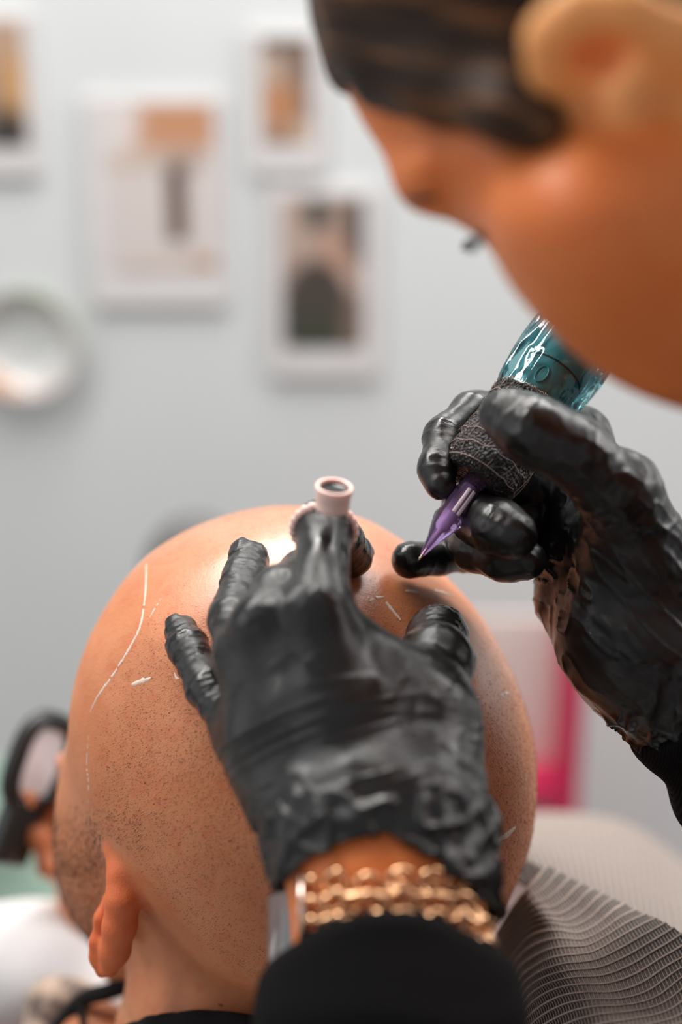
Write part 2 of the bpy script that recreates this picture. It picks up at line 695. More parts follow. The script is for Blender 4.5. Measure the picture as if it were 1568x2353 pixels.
# round plate hanging at the left edge
pc = on_plane_y(62, 785, WALL_Y)
prad = on_plane_y(192, 785, WALL_Y)[0] - pc[0]
plate = thing('wall_plate', pc + np.array([0, 0, -prad]), 'round pale glazed plate with green and orange rim hung on the wall', 'plate')
M['plate'] = mat('glazed_plate', (0.7, 0.7, 0.68), 0.18, 0.5)
_t = NT(M['plate'])
_t.base(_t.attr('ink').outputs['Color'])
prof = [(0.004, 0.004), (prad * 0.30, 0.004), (prad * 0.62, 0.006), (prad * 0.70, 0.012), (prad * 0.74, 0.015), (prad * 0.92, 0.022), (prad, 0.024), (prad, 0.020), (prad * 0.9, 0.016), (prad * 0.68, 0.003), (0.004, 0.0)]
V, F = lathe(pc + np.array([0, -0.0005, 0]), (0, -1, 0), prof, 72, True)
po = add('dish', V, F, M['plate'], plate)
vv = np.array([v for v in V]) - pc
rr = np.hypot(vv[:, 0], vv[:, 2]) / prad
an = np.arctan2(vv[:, 2], vv[:, 0])
ink = np.ones((len(V), 3)) * np.array((0.66, 0.67, 0.655))
rim = np.clip((rr - 0.68) / 0.06, 0, 1)[:, None]


def lobe(a0, w):
    return np.exp(-((np.angle(np.exp(1j * (an - a0)))) / w) ** 2)[:, None] * rim


ink = ink * (1 - 0.22 * rim * np.array([0.9, 1, 1]))
ink = ink * (1 - 0.55 * lobe(1.25, 0.45)) + np.array((0.33, 0.42, 0.24)) * 0.55 * lobe(1.25, 0.45)
ink = ink * (1 - 0.4 * lobe(0.3, 0.35)) + np.array((0.45, 0.48, 0.38)) * 0.4 * lobe(0.3, 0.35)
ink = ink * (1 - 0.75 * lobe(-2.2, 0.5)) + np.array((0.70, 0.36, 0.20)) * 0.75 * lobe(-2.2, 0.5)
ink = ink * (1 - 0.5 * lobe(2.6, 0.35)) + np.array((0.72, 0.5, 0.32)) * 0.5 * lobe(2.6, 0.35)
ink = ink * (1 - 0.35 * lobe(-1.2, 0.6)) + np.array((0.6, 0.45, 0.43)) * 0.35 * lobe(-1.2, 0.6)
attr(po, 'ink', np.concatenate([ink, np.ones((len(ink), 1))], 1), 'FLOAT_COLOR')

# dark swivel stool behind the client's head (only the top of its backrest rises beside the scalp)
sd = 1.38
sx, sy_, sz = W(440, 1290, sd)
stool = thing('swivel_stool', (sx, sy_ + 0.05, FLOOR_Z), 'dark padded stool backrest rising blurred behind the bald crown', 'stool')
M['vinyl'] = mat('dark_vinyl', (0.10, 0.095, 0.095), 0.5)
_t = NT(M['vinyl'])
_t.normal(_t.bump(_t.noise(300, 2), 0.2, 0.001))
M['chrome'] = mat('chrome', (0.6, 0.6, 0.62), 0.2, 0.5, 1.0)
NT(M['chrome']).rough(NT(M['chrome']).ramp(NT(M['chrome']).noise(60, 2), [(0.3, 0.15), (0.7, 0.25)]))
bw = PXR(100, sd)


def pad_shape(P):
    return ell(P, W(450, 1330, sd), (PXR(125, sd), PXR(150, sd), 0.03))


V, F = surface_nets(pad_shape, W(450, 1330, sd) - 0.09, W(450, 1330, sd) + 0.09, 0.004)
add('backrest', V, F, M['vinyl'], stool)
seat_z = sz - 0.42
V, F = lathe(np.array([sx, sy_ + 0.05, seat_z]), (0, 0, 1), [(0.01, 0), (0.15, 0), (0.165, 0.015), (0.17, 0.04), (0.16, 0.065), (0.12, 0.075), (0.01, 0.078)], 40)
add('seat', V, F, M['vinyl'], stool)
V, F = tube([(sx, sy_ + 0.2, seat_z + 0.02), (sx, sy_ + 0.235, seat_z + 0.1), (sx, sy_ + 0.12, seat_z + 0.28), (sx, sy_ + 0.03, sz - 0.1)], 0.012, 10)
add('back_support', V, F, M['chrome'], stool)
V, F = tube([(sx, sy_ + 0.05, seat_z), (sx, sy_ + 0.05, 0.1)], 0.02, 16)
add('column', V, F, M['chrome'], stool)
for k in range(5):
    a = k * 2 * math.pi / 5
    V, F = join(tube([(sx, sy_ + 0.05, 0.1), (sx + 0.2 * math.cos(a), sy_ + 0.05 + 0.2 * math.sin(a), 0.065)], [0.018, 0.012], 10),
                lathe(np.array([sx + 0.2 * math.cos(a), sy_ + 0.05 + 0.2 * math.sin(a) - 0.012, 0.026]), (0, 1, 0), [(0.006, 0), (0.024, 0), (0.026, 0.004), (0.026, 0.02), (0.024, 0.024), (0.006, 0.024)], 16))
    add('leg', V, F, M['chrome'], stool)

# crimson shelf unit against the wall
pk = 1.45
M['crimson'] = mat('crimson_lacquer', (0.52, 0.012, 0.075), 0.35, 0.5)
_t = NT(M['crimson'])
_t.base(_t.ramp(_t.noise(20, 2), [(0.3, (0.50, 0.010, 0.07)), (0.7, (0.56, 0.016, 0.085))]))
M['blush'] = mat('blush_panel', (0.78, 0.66, 0.62), 0.6)
_t = NT(M['blush'])
_t.base(_t.ramp(_t.noise(8, 2), [(0.3, (0.76, 0.64, 0.60)), (0.7, (0.80, 0.68, 0.64))]))
xr = on_plane_y(1338, 1700, pk)[0]
xl = xr - 0.20
zb = on_plane_y(1300, 1830, pk)[2]
zt = on_plane_y(1300, 1455, pk)[2]
shelf = thing('shelf_unit', ((xl + xr) / 2, pk + 0.03, FLOOR_Z), 'crimson shelf unit with blush back panel standing behind the treatment chair', 'shelf')
for x in (xl, xr):
    add('side_panel', *box(np.array([x - 0.012, pk + 0.03, zt / 2]), I3, (0.0125, 0.03, zt / 2), 0.002), M['crimson'], shelf, smooth=False)
add('shelf_board', *box(np.array([(xl + xr) / 2 - 0.012, pk + 0.03, zb]), I3, ((xr - xl) / 2 - 0.013, 0.0295, 0.016), 0.002), M['crimson'], shelf, smooth=False)
for z in (0.06, zb - 0.32):
    add('shelf_board', *box(np.array([(xl + xr) / 2 - 0.012, pk + 0.03, z]), I3, ((xr - xl) / 2 - 0.013, 0.0295, 0.016), 0.002), M['crimson'], shelf, smooth=False)
add('back_panel', *box(np.array([(xl + xr) / 2 - 0.012, pk + 0.056, zt / 2]), I3, ((xr - xl) / 2 - 0.0125, 0.004, zt / 2 - 0.002)), M['blush'], shelf, smooth=False)

# ------------------------------------------------------------------ client (head seen from behind)
client = thing('person', CS(-0.05, -0.45, 0.75), 'bald client in black shirt, shaved scalp seen from behind with white pencil marks', 'person')

EARD = 0.535
helix = JS((264, 1962, EARD + .004, 18), (279, 2010, EARD, 29), (281, 2068, EARD - .002, 35), (276, 2128, EARD, 37), (264, 2184, EARD + .004, 35), (252, 2222, EARD + .008, 26))
ear_front = JS((247, 2060, EARD + .010, 11), (232, 2110, EARD + .008, 14), (222, 2165, EARD + .009, 15), (222, 2200, EARD + .010, 15), (236, 2230, EARD + .010, 19))
concha = JS((288, 2010, EARD + .012, 20), (300, 2065, EARD + .026, 24), (296, 2130, EARD + .034, 26))


def client_head(P):
    A = ell(P, W(662, 1662, 0.585), (PXR(492, .585), PXR(500, .585), 0.088))
    B = ell(P, W(770, 1830, 0.580), (PXR(452, .580), PXR(440, .580), 0.084))
    d = smin(A, B, 0.03)
    C = ell(P, W(305, 1905, 0.630), (PXR(170, .630), PXR(280, .630), 0.055))
    d = smin(d, C, 0.030)
    D = ell(P, W(520, 1985, 0.612), (PXR(240, .612), PXR(200, .612), 0.052))
    d = smin(d, D, 0.02)
    jaw = rc(P, W(300, 2060, .655), PXR(120, .655), W(330, 2200, .675), PXR(100, .675))
    d = smin(d, jaw, 0.02)
    neck = rc(P, W(610, 2060, .606), PXR(290, .606), W(545, 2560, .600), PXR(304, .60))
    d = smin(d, neck, 0.010)
    # neck crease under the skull
    ear = smin(chain(P, helix, 0.004), chain(P, ear_front, 0.004), 0.0012)
    plate_ = rc(P, W(258, 2080, EARD + .014), PXR(24, .56), W(248, 2190, EARD + .014), PXR(24, .56))
    ear = smin(ear, plate_, 0.002)
    d = smin(d, smin(ear, chain(P, concha, .006), 0.004), 0.005)
    return d


hc = W(650, 1850, 0.59)
lo = np.array([W(60, 1500, .6)[0], W(600, 1800, .48)[1] - 0.03, W(650, 2480, .60)[2]])
hi = np.array([W(1300, 1500, .6)[0], W(600, 1800, .70)[1] + 0.03, W(650, 1100, .56)[2]])
V, F = surface_nets(client_head, lo, hi, 0.0013, 2)
N = vnormals(V, F)
V = V + N * (vnoise(V * 28, 3) * 0.0009 + vnoise(V * 75, 4) * 0.00025)[:, None]

# body below the frame: torso, thighs and the arm that holds the phone
HD = 0.74
hand_pts = {
    'palm': JS((150, 1870, HD + .02, 60), (165, 1960, HD + .03, 65), (230, 2080, HD + .04, 75)),
    'f1': JS((140, 1850, HD + .03, 40), (60, 1838, HD + .012, 38), (48, 1842, HD - .008, 36)),
    'f2': JS((150, 1920, HD + .03, 38), (95, 1925, HD + .014, 34), (88, 1922, HD - .006, 32)),
    'f3': JS((160, 1980, HD + .03, 36), (115, 1990, HD + .014, 30), (106, 1990, HD - .004, 27)),
    'th': JS((190, 1900, HD + .02, 40), (180, 1800, HD - .0, 34), (150, 1755, HD - .01, 28)),
}


LEGS = [[(CS(-0.10, -0.45, 0.87), 0.075), (CS(-0.36, -0.17, 1.10), 0.058), (CS(-0.50, -0.52, 1.22), 0.045), (CS(-0.56, -0.78, 1.25), 0.038)],
        [(CS(-0.02, -0.50, 0.98), 0.075), (CS(-0.33, -0.36, 1.30), 0.058), (CS(-0.47, -0.66, 1.40), 0.045), (CS(-0.52, -0.86, 1.42), 0.038)]]


def client_body(P):
    neck = rc(P, W(560, 2400, .602), PXR(300, .60), CS(-0.055, -0.32, 0.63), 0.062)
    tor = rc(P, CS(-0.075, -0.42, 0.72), 0.115, CS(-0.10, -0.50, 0.92), 0.12)
    chest = rc(P, W(200, 2362, .672), PXR(62, .67), CS(-0.10, -0.36, 0.70), 0.06)
    tor = smin(tor, chest, 0.02)
    sh = rc(P, CS(-0.20, -0.40, 0.62), 0.062, CS(0.07, -0.41, 0.78), 0.062)
    d = smin(smin(neck, sh, 0.05), tor, 0.06)
    arm = chain(P, [(CS(-0.20, -0.41, 0.62), 0.052), (CS(-0.31, -0.50, 0.82), 0.045), (W(230, 2110, HD + .045), 0.024)], 0.02)
    d = smin(d, arm, 0.02)
    hand = None
    for k, c in hand_pts.items():
        e = chain(P, c, 0.004)
        hand = e if hand is None else smin(hand, e, 0.005)
    d = smin(d, hand, 0.01)
    for leg in LEGS:
        d = smin(d, chain(P, leg, 0.02), 0.03)
    return d


lo2 = np.min([CS(-0.72, -0.88, 0.5), CS(-0.72, -0.1, 0.5), CS(-.72, -.88, 1.4), CS(-.72, -.1, 1.4)], 0)
hi2 = np.max([CS(0.18, -0.88, 0.5), CS(0.18, -0.1, 0.5), CS(.18, -.88, 1.4), CS(.18, -.1, 1.4)], 0)
Vb, Fb = surface_nets(client_body, lo2, hi2, 0.0045, 1)
# stop the coarse body mesh inside the collar: keep it a little inside the fine neck
body_V = np.concatenate([V, Vb])
body_F = np.concatenate([F, Fb + len(V)])
bo = add('body', body_V, body_F, M['scalp'], client)
px, py, dd = project(body_V)
oil = 1.2 * np.exp(-(((px - 620) / 330) ** 2 + ((py - 1240) / 130) ** 2)) + np.exp(-(((px - 890) / 60) ** 2 + ((py - 1420) / 110) ** 2)) * 0.9
oil += 0.7 * np.exp(-(((px - 1150) / 90) ** 2 + ((py - 1500) / 150) ** 2))
oil = np.clip(oil, 0, 1)
oil[len(V):] = 0
attr(bo, 'oil', oil)
ear_d = smin(chain(body_V, helix, 0.004), chain(body_V, ear_front, 0.004), 0.004)
flush_glow = np.clip(1 - ear_d / 0.006, 0, 1) * 0.85
flush_glow[len(V):] = 0
attr(bo, 'flush_glow', flush_glow)

# ---- stubble (short hairs that follow the scalp)
Nf = vnormals(V, F)
vx, vy, vd = project(V)


def hair_mask(x, y):
    # hairline: forehead side of the pencil line carries none
    hl = np.interp(y, [1150, 1300, 1450, 1640, 1800, 1900, 1960, 2050, 2200, 2260], [420, 345, 300, 215, 205, 200, 285, 350, 480, 560])
    m = np.clip((x - hl) / 45, 0, 1)
    m *= np.clip((y - 1380) / 260, 0.06, 1)
    nk = np.interp(x, [280, 330, 480, 600, 800], [1990, 2060, 2190, 2260, 2320])
    m *= np.clip((nk - y) / 30 + 0.25, 0.12, 1)
    m = np.where(y > np.interp(x, [240, 600], [2290, 2330]), 0, m)
    beard = np.clip((y - 1840) / 150, 0, 1) * np.clip((250 - x + (y - 1950) * 0.02) / 40, 0, 1) * np.clip((2230 - y) / 40, 0, 1)
    return m, beard


facing = ((CAM - V) * Nf).sum(1) / np.linalg.norm(CAM - V, axis=1)
hm, bd = hair_mask(vx, vy)
ed = smin(chain(V, helix, 0.004), chain(V, ear_front, 0.004), 0.004)
keep = (facing > -0.3) & (ed > 0.005)
patch = 0.55 + 0.45 * (vnoise(V * 60, 9) * 0.5 + 0.5)
w_h = hm * keep * patch
w_b = bd * keep * 1.3
w = w_h + w_b
NH = 26000
pick = rng.choice(len(V), NH, p=w / w.sum())
jit = rng.normal(0, 0.0007, (NH, 3))
n_ = Nf[pick]
p_ = V[pick] + jit - n_ * (jit * n_).sum(1)[:, None]
isb = w_b[pick] > w_h[pick]
gdir = -0.75 * RT[None] - UP[None] * 0.55 + 0.15 * FW[None] + rng.normal(0, 0.16, (NH, 3))
gdir[isb] = -UP * 1.0 + 0.35 * RT + rng.normal(0, 0.3, (isb.sum(), 3))
gdir -= n_ * (gdir * n_).sum(1)[:, None]
gdir /= np.linalg.norm(gdir, axis=1)[:, None]
hd = gdir * 0.92 + n_ * 0.38
ln = rng.uniform(0.0005, 0.0011, NH)
ln[isb] *= 1.9
edge = (vy[pick] > 1860) & (vy[pick] < 2010) & (vx[pick] < 330)
ln[edge] *= 1.6
sd_ = np.cross(hd, n_)
sd_ /= np.linalg.norm(sd_, axis=1)[:, None]
rw = rng.uniform(0.00005, 0.00008, NH)[:, None]
b0 = p_ - n_ * 0.0001
HV = np.stack([b0 - sd_ * rw, b0 + sd_ * rw, b0 + n_ * rw * 1.6, p_ + hd * ln[:, None]], 1).reshape(-1, 3)
k = np.arange(NH)[:, None] * 4
HF = np.concatenate([k + np.array([[0, 1, 3]]), k + np.array([[1, 2, 3]]), k + np.array([[2, 0, 3]])], 0)
so = add('stubble', HV, HF, M['stubble'], client, smooth=False)
so['kind'] = 'stuff'


# ---- white pencil marks drawn on the scalp
def on_head(px, py, f=client_head, d0=0.46, d1=0.70):
    ds = np.linspace(d0, d1, 260)
    pts = np.array([W(px, py, d) for d in ds])
    v = f(pts)
    i = np.argmax(v < 0)
    if v[i] >= 0:
        return None
    a, b = ds[max(i - 1, 0)], ds[i]
    for _ in range(12):
        m = (a + b) / 2
        if f(W(px, py, m)[None])[0] < 0:
            b = m
        else:
            a = m
    return W(px, py, b)


def nudge(p):
    return p[None]


def stroke(name, pts, width, m, broken=0.0, lift=0.0009):
    ctrl = np.array(pts, float)
    n = max(8, int(np.abs(np.diff(ctrl, axis=0)).sum() / 7))
    c = catmull(ctrl, np.linspace(0, len(ctrl) - 1, n))
    P = [on_head(x, y) for x, y in c]
    P = [p for p in P if p is not None]
    if len(P) < 3:
        return
    P = np.array(P)
    _, g = grad(client_head, P, 0.001)
    g /= np.linalg.norm(g, axis=1)[:, None]
    disp = vnoise(P * 28, 3) * 0.0009 + vnoise(P * 75, 4) * 0.00025
    P = P + g * (disp + 0.00006)[:, None]
    T = np.gradient(P, axis=0)
    T /= np.linalg.norm(T, axis=1)[:, None]
    Sd = np.cross(T, g)
    k = 5
    Vs, Fs = [], []
    prof = np.sin(np.linspace(0.12, math.pi - 0.12, len(P))) ** 0.5
    jl = rng.uniform(0.55, 1.3, (len(P), 2))
    for i in range(len(P)):
        for q in range(k):
            s = q / (k - 1) * 2 - 1
            ww = width * prof[i] * (jl[i, 0] if s < 0 else jl[i, 1]) * 0.5
            Vs.append(P[i] + Sd[i] * s * ww + g[i] * (0.00012 * (1 - s * s) + (0 if abs(s) < 1 else -0.00008)))
    for i in range(len(P) - 1):
        if rng.random() < broken:
            continue
        for q in range(k - 1):
            Fs.append((i * k + q, i * k + q + 1, (i + 1) * k + q + 1, (i + 1) * k + q))
    if Fs:
        return add(name, Vs, Fs, m, client)


MK = [([(340, 1300), (330, 1400), (318, 1450), (290, 1500), (255, 1555), (225, 1600), (207, 1640)], 0.0013, 0.12),
      ([(205, 1690), (203, 1760), (207, 1800), (206, 1850)], 0.0008, 0.35),
      ([(300, 1572), (322, 1564), (345, 1557)], 0.0022, 0.05),
      ([(370, 1375), (355, 1400), (345, 1420)], 0.0008, 0.3),
      ([(400, 1545), (405, 1558), (412, 1560)], 0.0009, 0.1),
      ([(845, 1385), (862, 1375), (882, 1372)], 0.0017, 0.15),
      ([(885, 1380), (900, 1400), (926, 1430)], 0.0016, 0.05),
      ([(932, 1360), (948, 1358), (963, 1362)], 0.0019, 0.05),
      ([(998, 1358), (1015, 1361), (1042, 1367)], 0.0018, 0.05),
      ([(1078, 1609), (1090, 1605), (1102, 1602)], 0.0014, 0.1),
      ([(1150, 1598), (1160, 1595), (1170, 1592)], 0.0019, 0.1),
      ([(1183, 1580), (1188, 1586), (1191, 1592)], 0.0013, 0.1),
      ([(1138, 1932), (1160, 1918), (1182, 1900)], 0.0032, 0.08),
      ([(1208, 1770), (1207, 1800), (1206, 1840)], 0.0008, 0.3),
      ([(1015, 1365), (1020, 1330), (1012, 1320)], 0.0006, 0.5)]
for pts_, w_, br in MK[:-1]:
    stroke('pencil_mark', pts_, w_, M['mark'], br)
for (x, y, r) in ((247, 1762, 3.5), (320, 1758, 3), (508, 2308, 6), (528, 1932, 3), (297, 1754, 2.5), (525, 1983, 3), (440, 1905, 2.5)):
    stroke('skin_spot', [(x - r, y - r * .4), (x, y), (x + r, y + r * .4)], r * 0.00022, M['spot'])

# ---- black shirt collar and shoulders
cn, cx_, cz_ = frame_of(W(545, 2560, .6) - W(610, 2060, .6))[2], None, None
q1, q2, q3 = W(285, 2330, .56), W(430, 2284, .535), W(640, 2326, .54)
pn = np.cross(q2 - q1, q3 - q1)
pn /= np.linalg.norm(pn)
if pn[2] < 0:
    pn = -pn
q4 = W(700, 2420, .68)


def client_shirt(P):
    neck = rc(P, W(590, 2200, .600), PXR(306, .60) + .003, W(545, 2560, .600), PXR(312, .60) + 0.006)
    tor = rc(P, CS(-0.075, -0.42, 0.72), 0.122, CS(-0.10, -0.50, 0.92), 0.127)
    sh = rc(P, CS(-0.20, -0.40, 0.62), 0.069, CS(0.07, -0.41, 0.78), 0.069)
    arm = rc(P, CS(-0.20, -0.41, 0.62), 0.06, CS(-0.27, -0.46, 0.74), 0.06)
    d = smin(smin(smin(neck, sh, 0.05), tor, 0.06), arm, .02)
    cut = (P - q2) @ (pn * 0.94 + FW * 0.0)
    d = smax(d, cut + 0.0012 * vnoise(P * 60, 5), 0.002)
    return d


lo3 = np.min([CS(-0.40, -0.72, 0.5), CS(-0.40, -0.15, 0.5), CS(-.4, -.72, 1.2), CS(-.4, -.15, 1.2)], 0)
hi3 = np.max([CS(0.18, -0.72, 0.5), CS(0.18, -0.15, 0.5), CS(.18, -.72, 1.2), CS(.18, -.15, 1.2)], 0)
Vs, Fs = surface_nets(client_shirt, lo3, hi3, 0.004, 1)
add('shirt', Vs, Fs, M['shirt'], client)

# trousers
M['green'] = mat('green_cotton', (0.13, 0.19, 0.155), 0.9, 0.2)
_t = NT(M['green'])
_t.base(_t.ramp(_t.noise(14, 3), [(0.35, (0.10, 0.155, 0.125)), (0.7, (0.21, 0.28, 0.235))]))
_t.normal(_t.bump(_t.noise(500, 2), 0.3, 0.001))


def trousers(P):
    d = None
    for leg in LEGS:
        e = chain(P, [(c, r + 0.012) for c, r in leg], 0.02)
        d = e if d is None else smin(d, e, 0.02)
    hip = rc(P, CS(-0.06, -0.47, 0.88), 0.135, CS(-0.10, -0.52, 0.95), 0.135)
    d = smin(d, hip, 0.04)
    fold = vnoise(P @ np.stack([RT * 9 + UP * 14, UP * 14 - RT * 16, FW * 7], 1), 12)
    return d + 0.011 * fold


lo4 = np.min([CS(-0.66, -0.95, 0.7), CS(-0.66, -0.06, 0.7), CS(-.66, -.95, 1.5), CS(-.66, -.06, 1.5)], 0)
hi4 = np.max([CS(0.12, -0.95, 0.7), CS(0.12, -0.06, 0.7), CS(.12, -.95, 1.5), CS(.12, -.06, 1.5)], 0)
Vs, Fs = surface_nets(trousers, lo4, hi4, 0.007, 1)
add('trousers', Vs, Fs, M['green'], client)

# white towel over the client's chest, speckled cloth and strap by the collar
M['towel'] = mat('white_towel', (0.72, 0.71, 0.71), 0.9, 0.2)
_t = NT(M['towel'])
_t.base(_t.ramp(_t.noise(12, 3), [(0.3, (0.68, 0.66, 0.66)), (0.7, (0.75, 0.74, 0.74))]))
_t.normal(_t.bump(_t.noise(700, 2), 0.4, 0.002))


def towel(P):
    d = rc(P, W(-220, 2225, .80), PXR(150, .8), W(90, 2238, .775), PXR(138, .775))
    d = smin(d, rc(P, W(90, 2238, .775), PXR(130, .775), W(260, 2300, .745), PXR(60, .745)), 0.03)
    return d + 0.004 * vnoise(P @ np.stack([RT * 10 + UP * 22, UP * 26 - RT * 14, FW * 12], 1), 21)


tw_c = W(20, 2230, .78)
Vs, Fs = surface_nets(towel, tw_c - np.array([0.16, 0.13, 0.13]), tw_c + np.array([0.16, 0.13, 0.13]), 0.004, 1)
tag(add('towel', Vs, Fs, M['towel']), 'rumpled white towel spread over the client\'s chest at lower left', 'towel')

M['speckle'] = mat('speckled_cloth', (0.42, 0.31, 0.25), 0.9, 0.2)
_t = NT(M['speckle'])
_t.base(_t.ramp(_t.noise(90, 3), [(0.38, (0.13, 0.10, 0.09)), (0.50, (0.36, 0.27, 0.21)), (0.62, (0.46, 0.34, 0.27))]))


def spk(P):
    d = rc(P, W(120, 2300, .705), PXR(42, .7), W(190, 2288, .70), PXR(34, .7))
    d = smin(d, rc(P, W(120, 2300, .705), PXR(42, .7), W(90, 2440, .695), PXR(60, .7)), 0.012)
    return d + 0.002 * vnoise(P * 60, 22)


sp_c = W(130, 2350, .70)
Vs, Fs = surface_nets(spk, sp_c - 0.05, sp_c + 0.05, 0.003, 1)
tag(add('patterned_cloth', Vs, Fs, M['speckle']), 'beige cloth with dark speckles bunched between white towel and black strap', 'cloth')
st = catmull([W(300, 2262, .655), W(245, 2280, .655), W(200, 2292, .66), W(165, 2322, .665), W(130, 2370, .668), W(100, 2440, .668)], np.linspace(0, 5, 40))
Vs, Fs = tube(st, PXR(20, .66), 12)
add('shirt_strap', Vs, Fs, M['shirt'], client)
Vs, Fs = tube(catmull([W(185, 2310, .652), W(192, 2350, .648), W(200, 2420, .645)], np.linspace(0, 2, 16)), PXR(9, .66), 8)
add('shirt_strap', Vs, Fs, M['shirt'], client)

# phone in the client's hand
ph_c = W(92, 1752, HD - .002)
pl = UP * 0.93 + RT * 0.30 + FW * 0.18
pl /= np.linalg.norm(pl)
pw_ = RT * 0.50 + FW * 0.84
pw_ -= pl * (pw_ @ pl)
pw_ /= np.linalg.norm(pw_)
pn_ = np.cross(pw_, pl)
if pn_ @ FW > 0:
    pn_ = -pn_
phone = thing('phone', ph_c - pl * 0.05, 'black phone held up in the client\'s bare fingers at left', 'phone')
M['black_plastic'] = mat('black_plastic', (0.012, 0.013, 0.012), 0.35)
_t = NT(M['black_plastic'])
_t.normal(_t.bump(_t.noise(900, 2), 0.1, 0.0005))
M['phone_glass'] = mat('phone_screen', (0.55, 0.53, 0.55), 0.15)
_t = NT(M['phone_glass'])
_t.base(_t.ramp(_t.noise(40, 2), [(0.3, (0.55, 0.52, 0.54)), (0.7, (0.66, 0.64, 0.66))]))  # pale tone and faint glow stand for the whitish reflection on the glass
_t.b.inputs['Emission Color'].default_value = (0.9, 0.87, 0.9, 1)
_t.b.inputs['Emission Strength'].default_value = 0.12
Vs, Fs = box(ph_c, (pw_, pl, pn_), (0.027, 0.030, 0.005), 0.0048, 4)
bm_v = np.array(Vs)
# strongly rounded corners like the photographed case
add('case', *tube([ph_c + pw_ * 0.0185 * math.copysign(abs(math.cos(a)) ** 0.7, math.cos(a)) + pl * 0.0225 * math.copysign(abs(math.sin(a)) ** 0.7, math.sin(a)) for a in np.linspace(0, 2 * math.pi, 48, endpoint=False)], 0.0052, 10, True), M['black_plastic'], phone)
ring = [(0.0185 * math.copysign(abs(math.cos(a)) ** 0.7, math.cos(a)), 0.0225 * math.copysign(abs(math.sin(a)) ** 0.7, math.sin(a))) for a in np.linspace(0, 2 * math.pi, 48, endpoint=False)]
Vs = [ph_c + pw_ * a + pl * b + pn_ * 0.0016 for a, b in ring] + [ph_c + pw_ * a + pl * b - pn_ * 0.0016 for a, b in ring]
Fs = [tuple(range(48)), tuple(range(95, 47, -1))] + [(i, 48 + i, 48 + (i + 1) % 48, (i + 1) % 48) for i in range(48)]
add('screen', Vs, Fs, M['phone_glass'], phone, smooth=False)
gp = ph_c - pl * 0.036
Vs, Fs = box(gp, (pw_, pl, pn_), (0.013, 0.018, 0.006), 0.004, 3)
add('grip', Vs, Fs, M['black_plastic'], phone)

# ------------------------------------------------------------------ treatment chair with ribbed cover
chair = thing('treatment_chair', np.array([0.35, 0.75, FLOOR_Z]), 'treatment chair headrest under a grey-brown ribbed stretch cover beside the head', 'chair')
M['cover'] = mat('ribbed_cover', (0.30, 0.25, 0.22), 0.75, 0.3, Sheen_Weight=0.1)
_t = NT(M['cover'])
_uv = _t.n('ShaderNodeUVMap')
_sep = _t.n('ShaderNodeSeparateXYZ')
_t.l(_uv.outputs[0], _sep.inputs[0])
_row = _t.math('FRACT', _sep.outputs[0])
_d = _t.math('ABSOLUTE', _t.math('SUBTRACT', _row, 0.5))           # 0 mid row .. 0.5 at a cord
_cord = _t.n('ShaderNodeMapRange')
_cord.inputs['From Min'].default_value = 0.33
_cord.inputs['From Max'].default_value = 0.42
_t.l(_d, _cord.inputs[0])
_sl = _t.math('FRACT', _sep.outputs[1])
_slit = _t.math('ABSOLUTE', _t.math('SUBTRACT', _sl, 0.5))
_sm = _t.n('ShaderNodeMapRange')
_sm.inputs['From Min'].default_value = 0.24
_sm.inputs['From Max'].default_value = 0.42
_t.l(_slit, _sm.inputs[0])
_fab = _t.math('MAXIMUM', _cord.outputs[0], _sm.outputs[0])
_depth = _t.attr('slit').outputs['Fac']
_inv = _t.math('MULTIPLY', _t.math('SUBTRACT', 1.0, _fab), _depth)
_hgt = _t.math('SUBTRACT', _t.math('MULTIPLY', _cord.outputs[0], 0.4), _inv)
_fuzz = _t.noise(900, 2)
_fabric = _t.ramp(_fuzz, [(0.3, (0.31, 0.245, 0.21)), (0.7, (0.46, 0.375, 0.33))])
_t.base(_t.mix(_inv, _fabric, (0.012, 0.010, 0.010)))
_b1 = _t.bump(_hgt, 0.9, 0.0012)
_t.normal(_t.bump(_fuzz, 0.35, 0.0006, _b1))

rows_i = [0, 6.5, 10.5, 15, 20, 27, 34]
rows = np.array([
    [(1090, 2220), (1130, 2160), (1160, 2115), (1185, 2080), (1205, 2055), (1222, 2035), (1240, 2012), (1252, 1996), (1262, 1986)],
    [(1100, 2290), (1150, 2215), (1195, 2160), (1232, 2135), (1270, 2130), (1320, 2137), (1363, 2117), (1398, 2085), (1420, 2070)],
    [(1120, 2365), (1165, 2295), (1200, 2248), (1245, 2222), (1294, 2207), (1363, 2198), (1420, 2175), (1473, 2147), (1520, 2122)],
    [(1130, 2440), (1185, 2375), (1240, 2320), (1290, 2290), (1340, 2280), (1410, 2278), (1480, 2258), (1545, 2215), (1610, 2172)],
    [(1130, 2560), (1200, 2500), (1270, 2440), (1330, 2400), (1390, 2378), (1465, 2362), (1550, 2338), (1630, 2290), (1720, 2232)],
    [(1140, 2800), (1230, 2740), (1320, 2660), (1400, 2590), (1470, 2550), (1560, 2520), (1660, 2480), (1760, 2420), (1860, 2310)],
    [(1150, 3100), (1250, 3040), (1350, 2960), (1440, 2880), (1540, 2820), (1650, 2780), (1770, 2730), (1880, 2650), (1990, 2400)]], float)
ridge = np.array([0.050, 0.034, 0.020, 0.008, 0.0, 0.002, 0.010, 0.020, 0.034])
NR, NTt = 34 * 8 + 1, 180
ii = np.linspace(0, 34, NR)
Rp = np.interp(ii, rows_i, np.arange(7))
ct = catmull(rows.reshape(7, -1), Rp).reshape(NR, 9, 2)
G = np.zeros((NR, NTt, 3))
UVg = np.zeros((NR, NTt, 2))
SL = np.zeros((NR, NTt))
tt = np.linspace(0, 8, NTt)
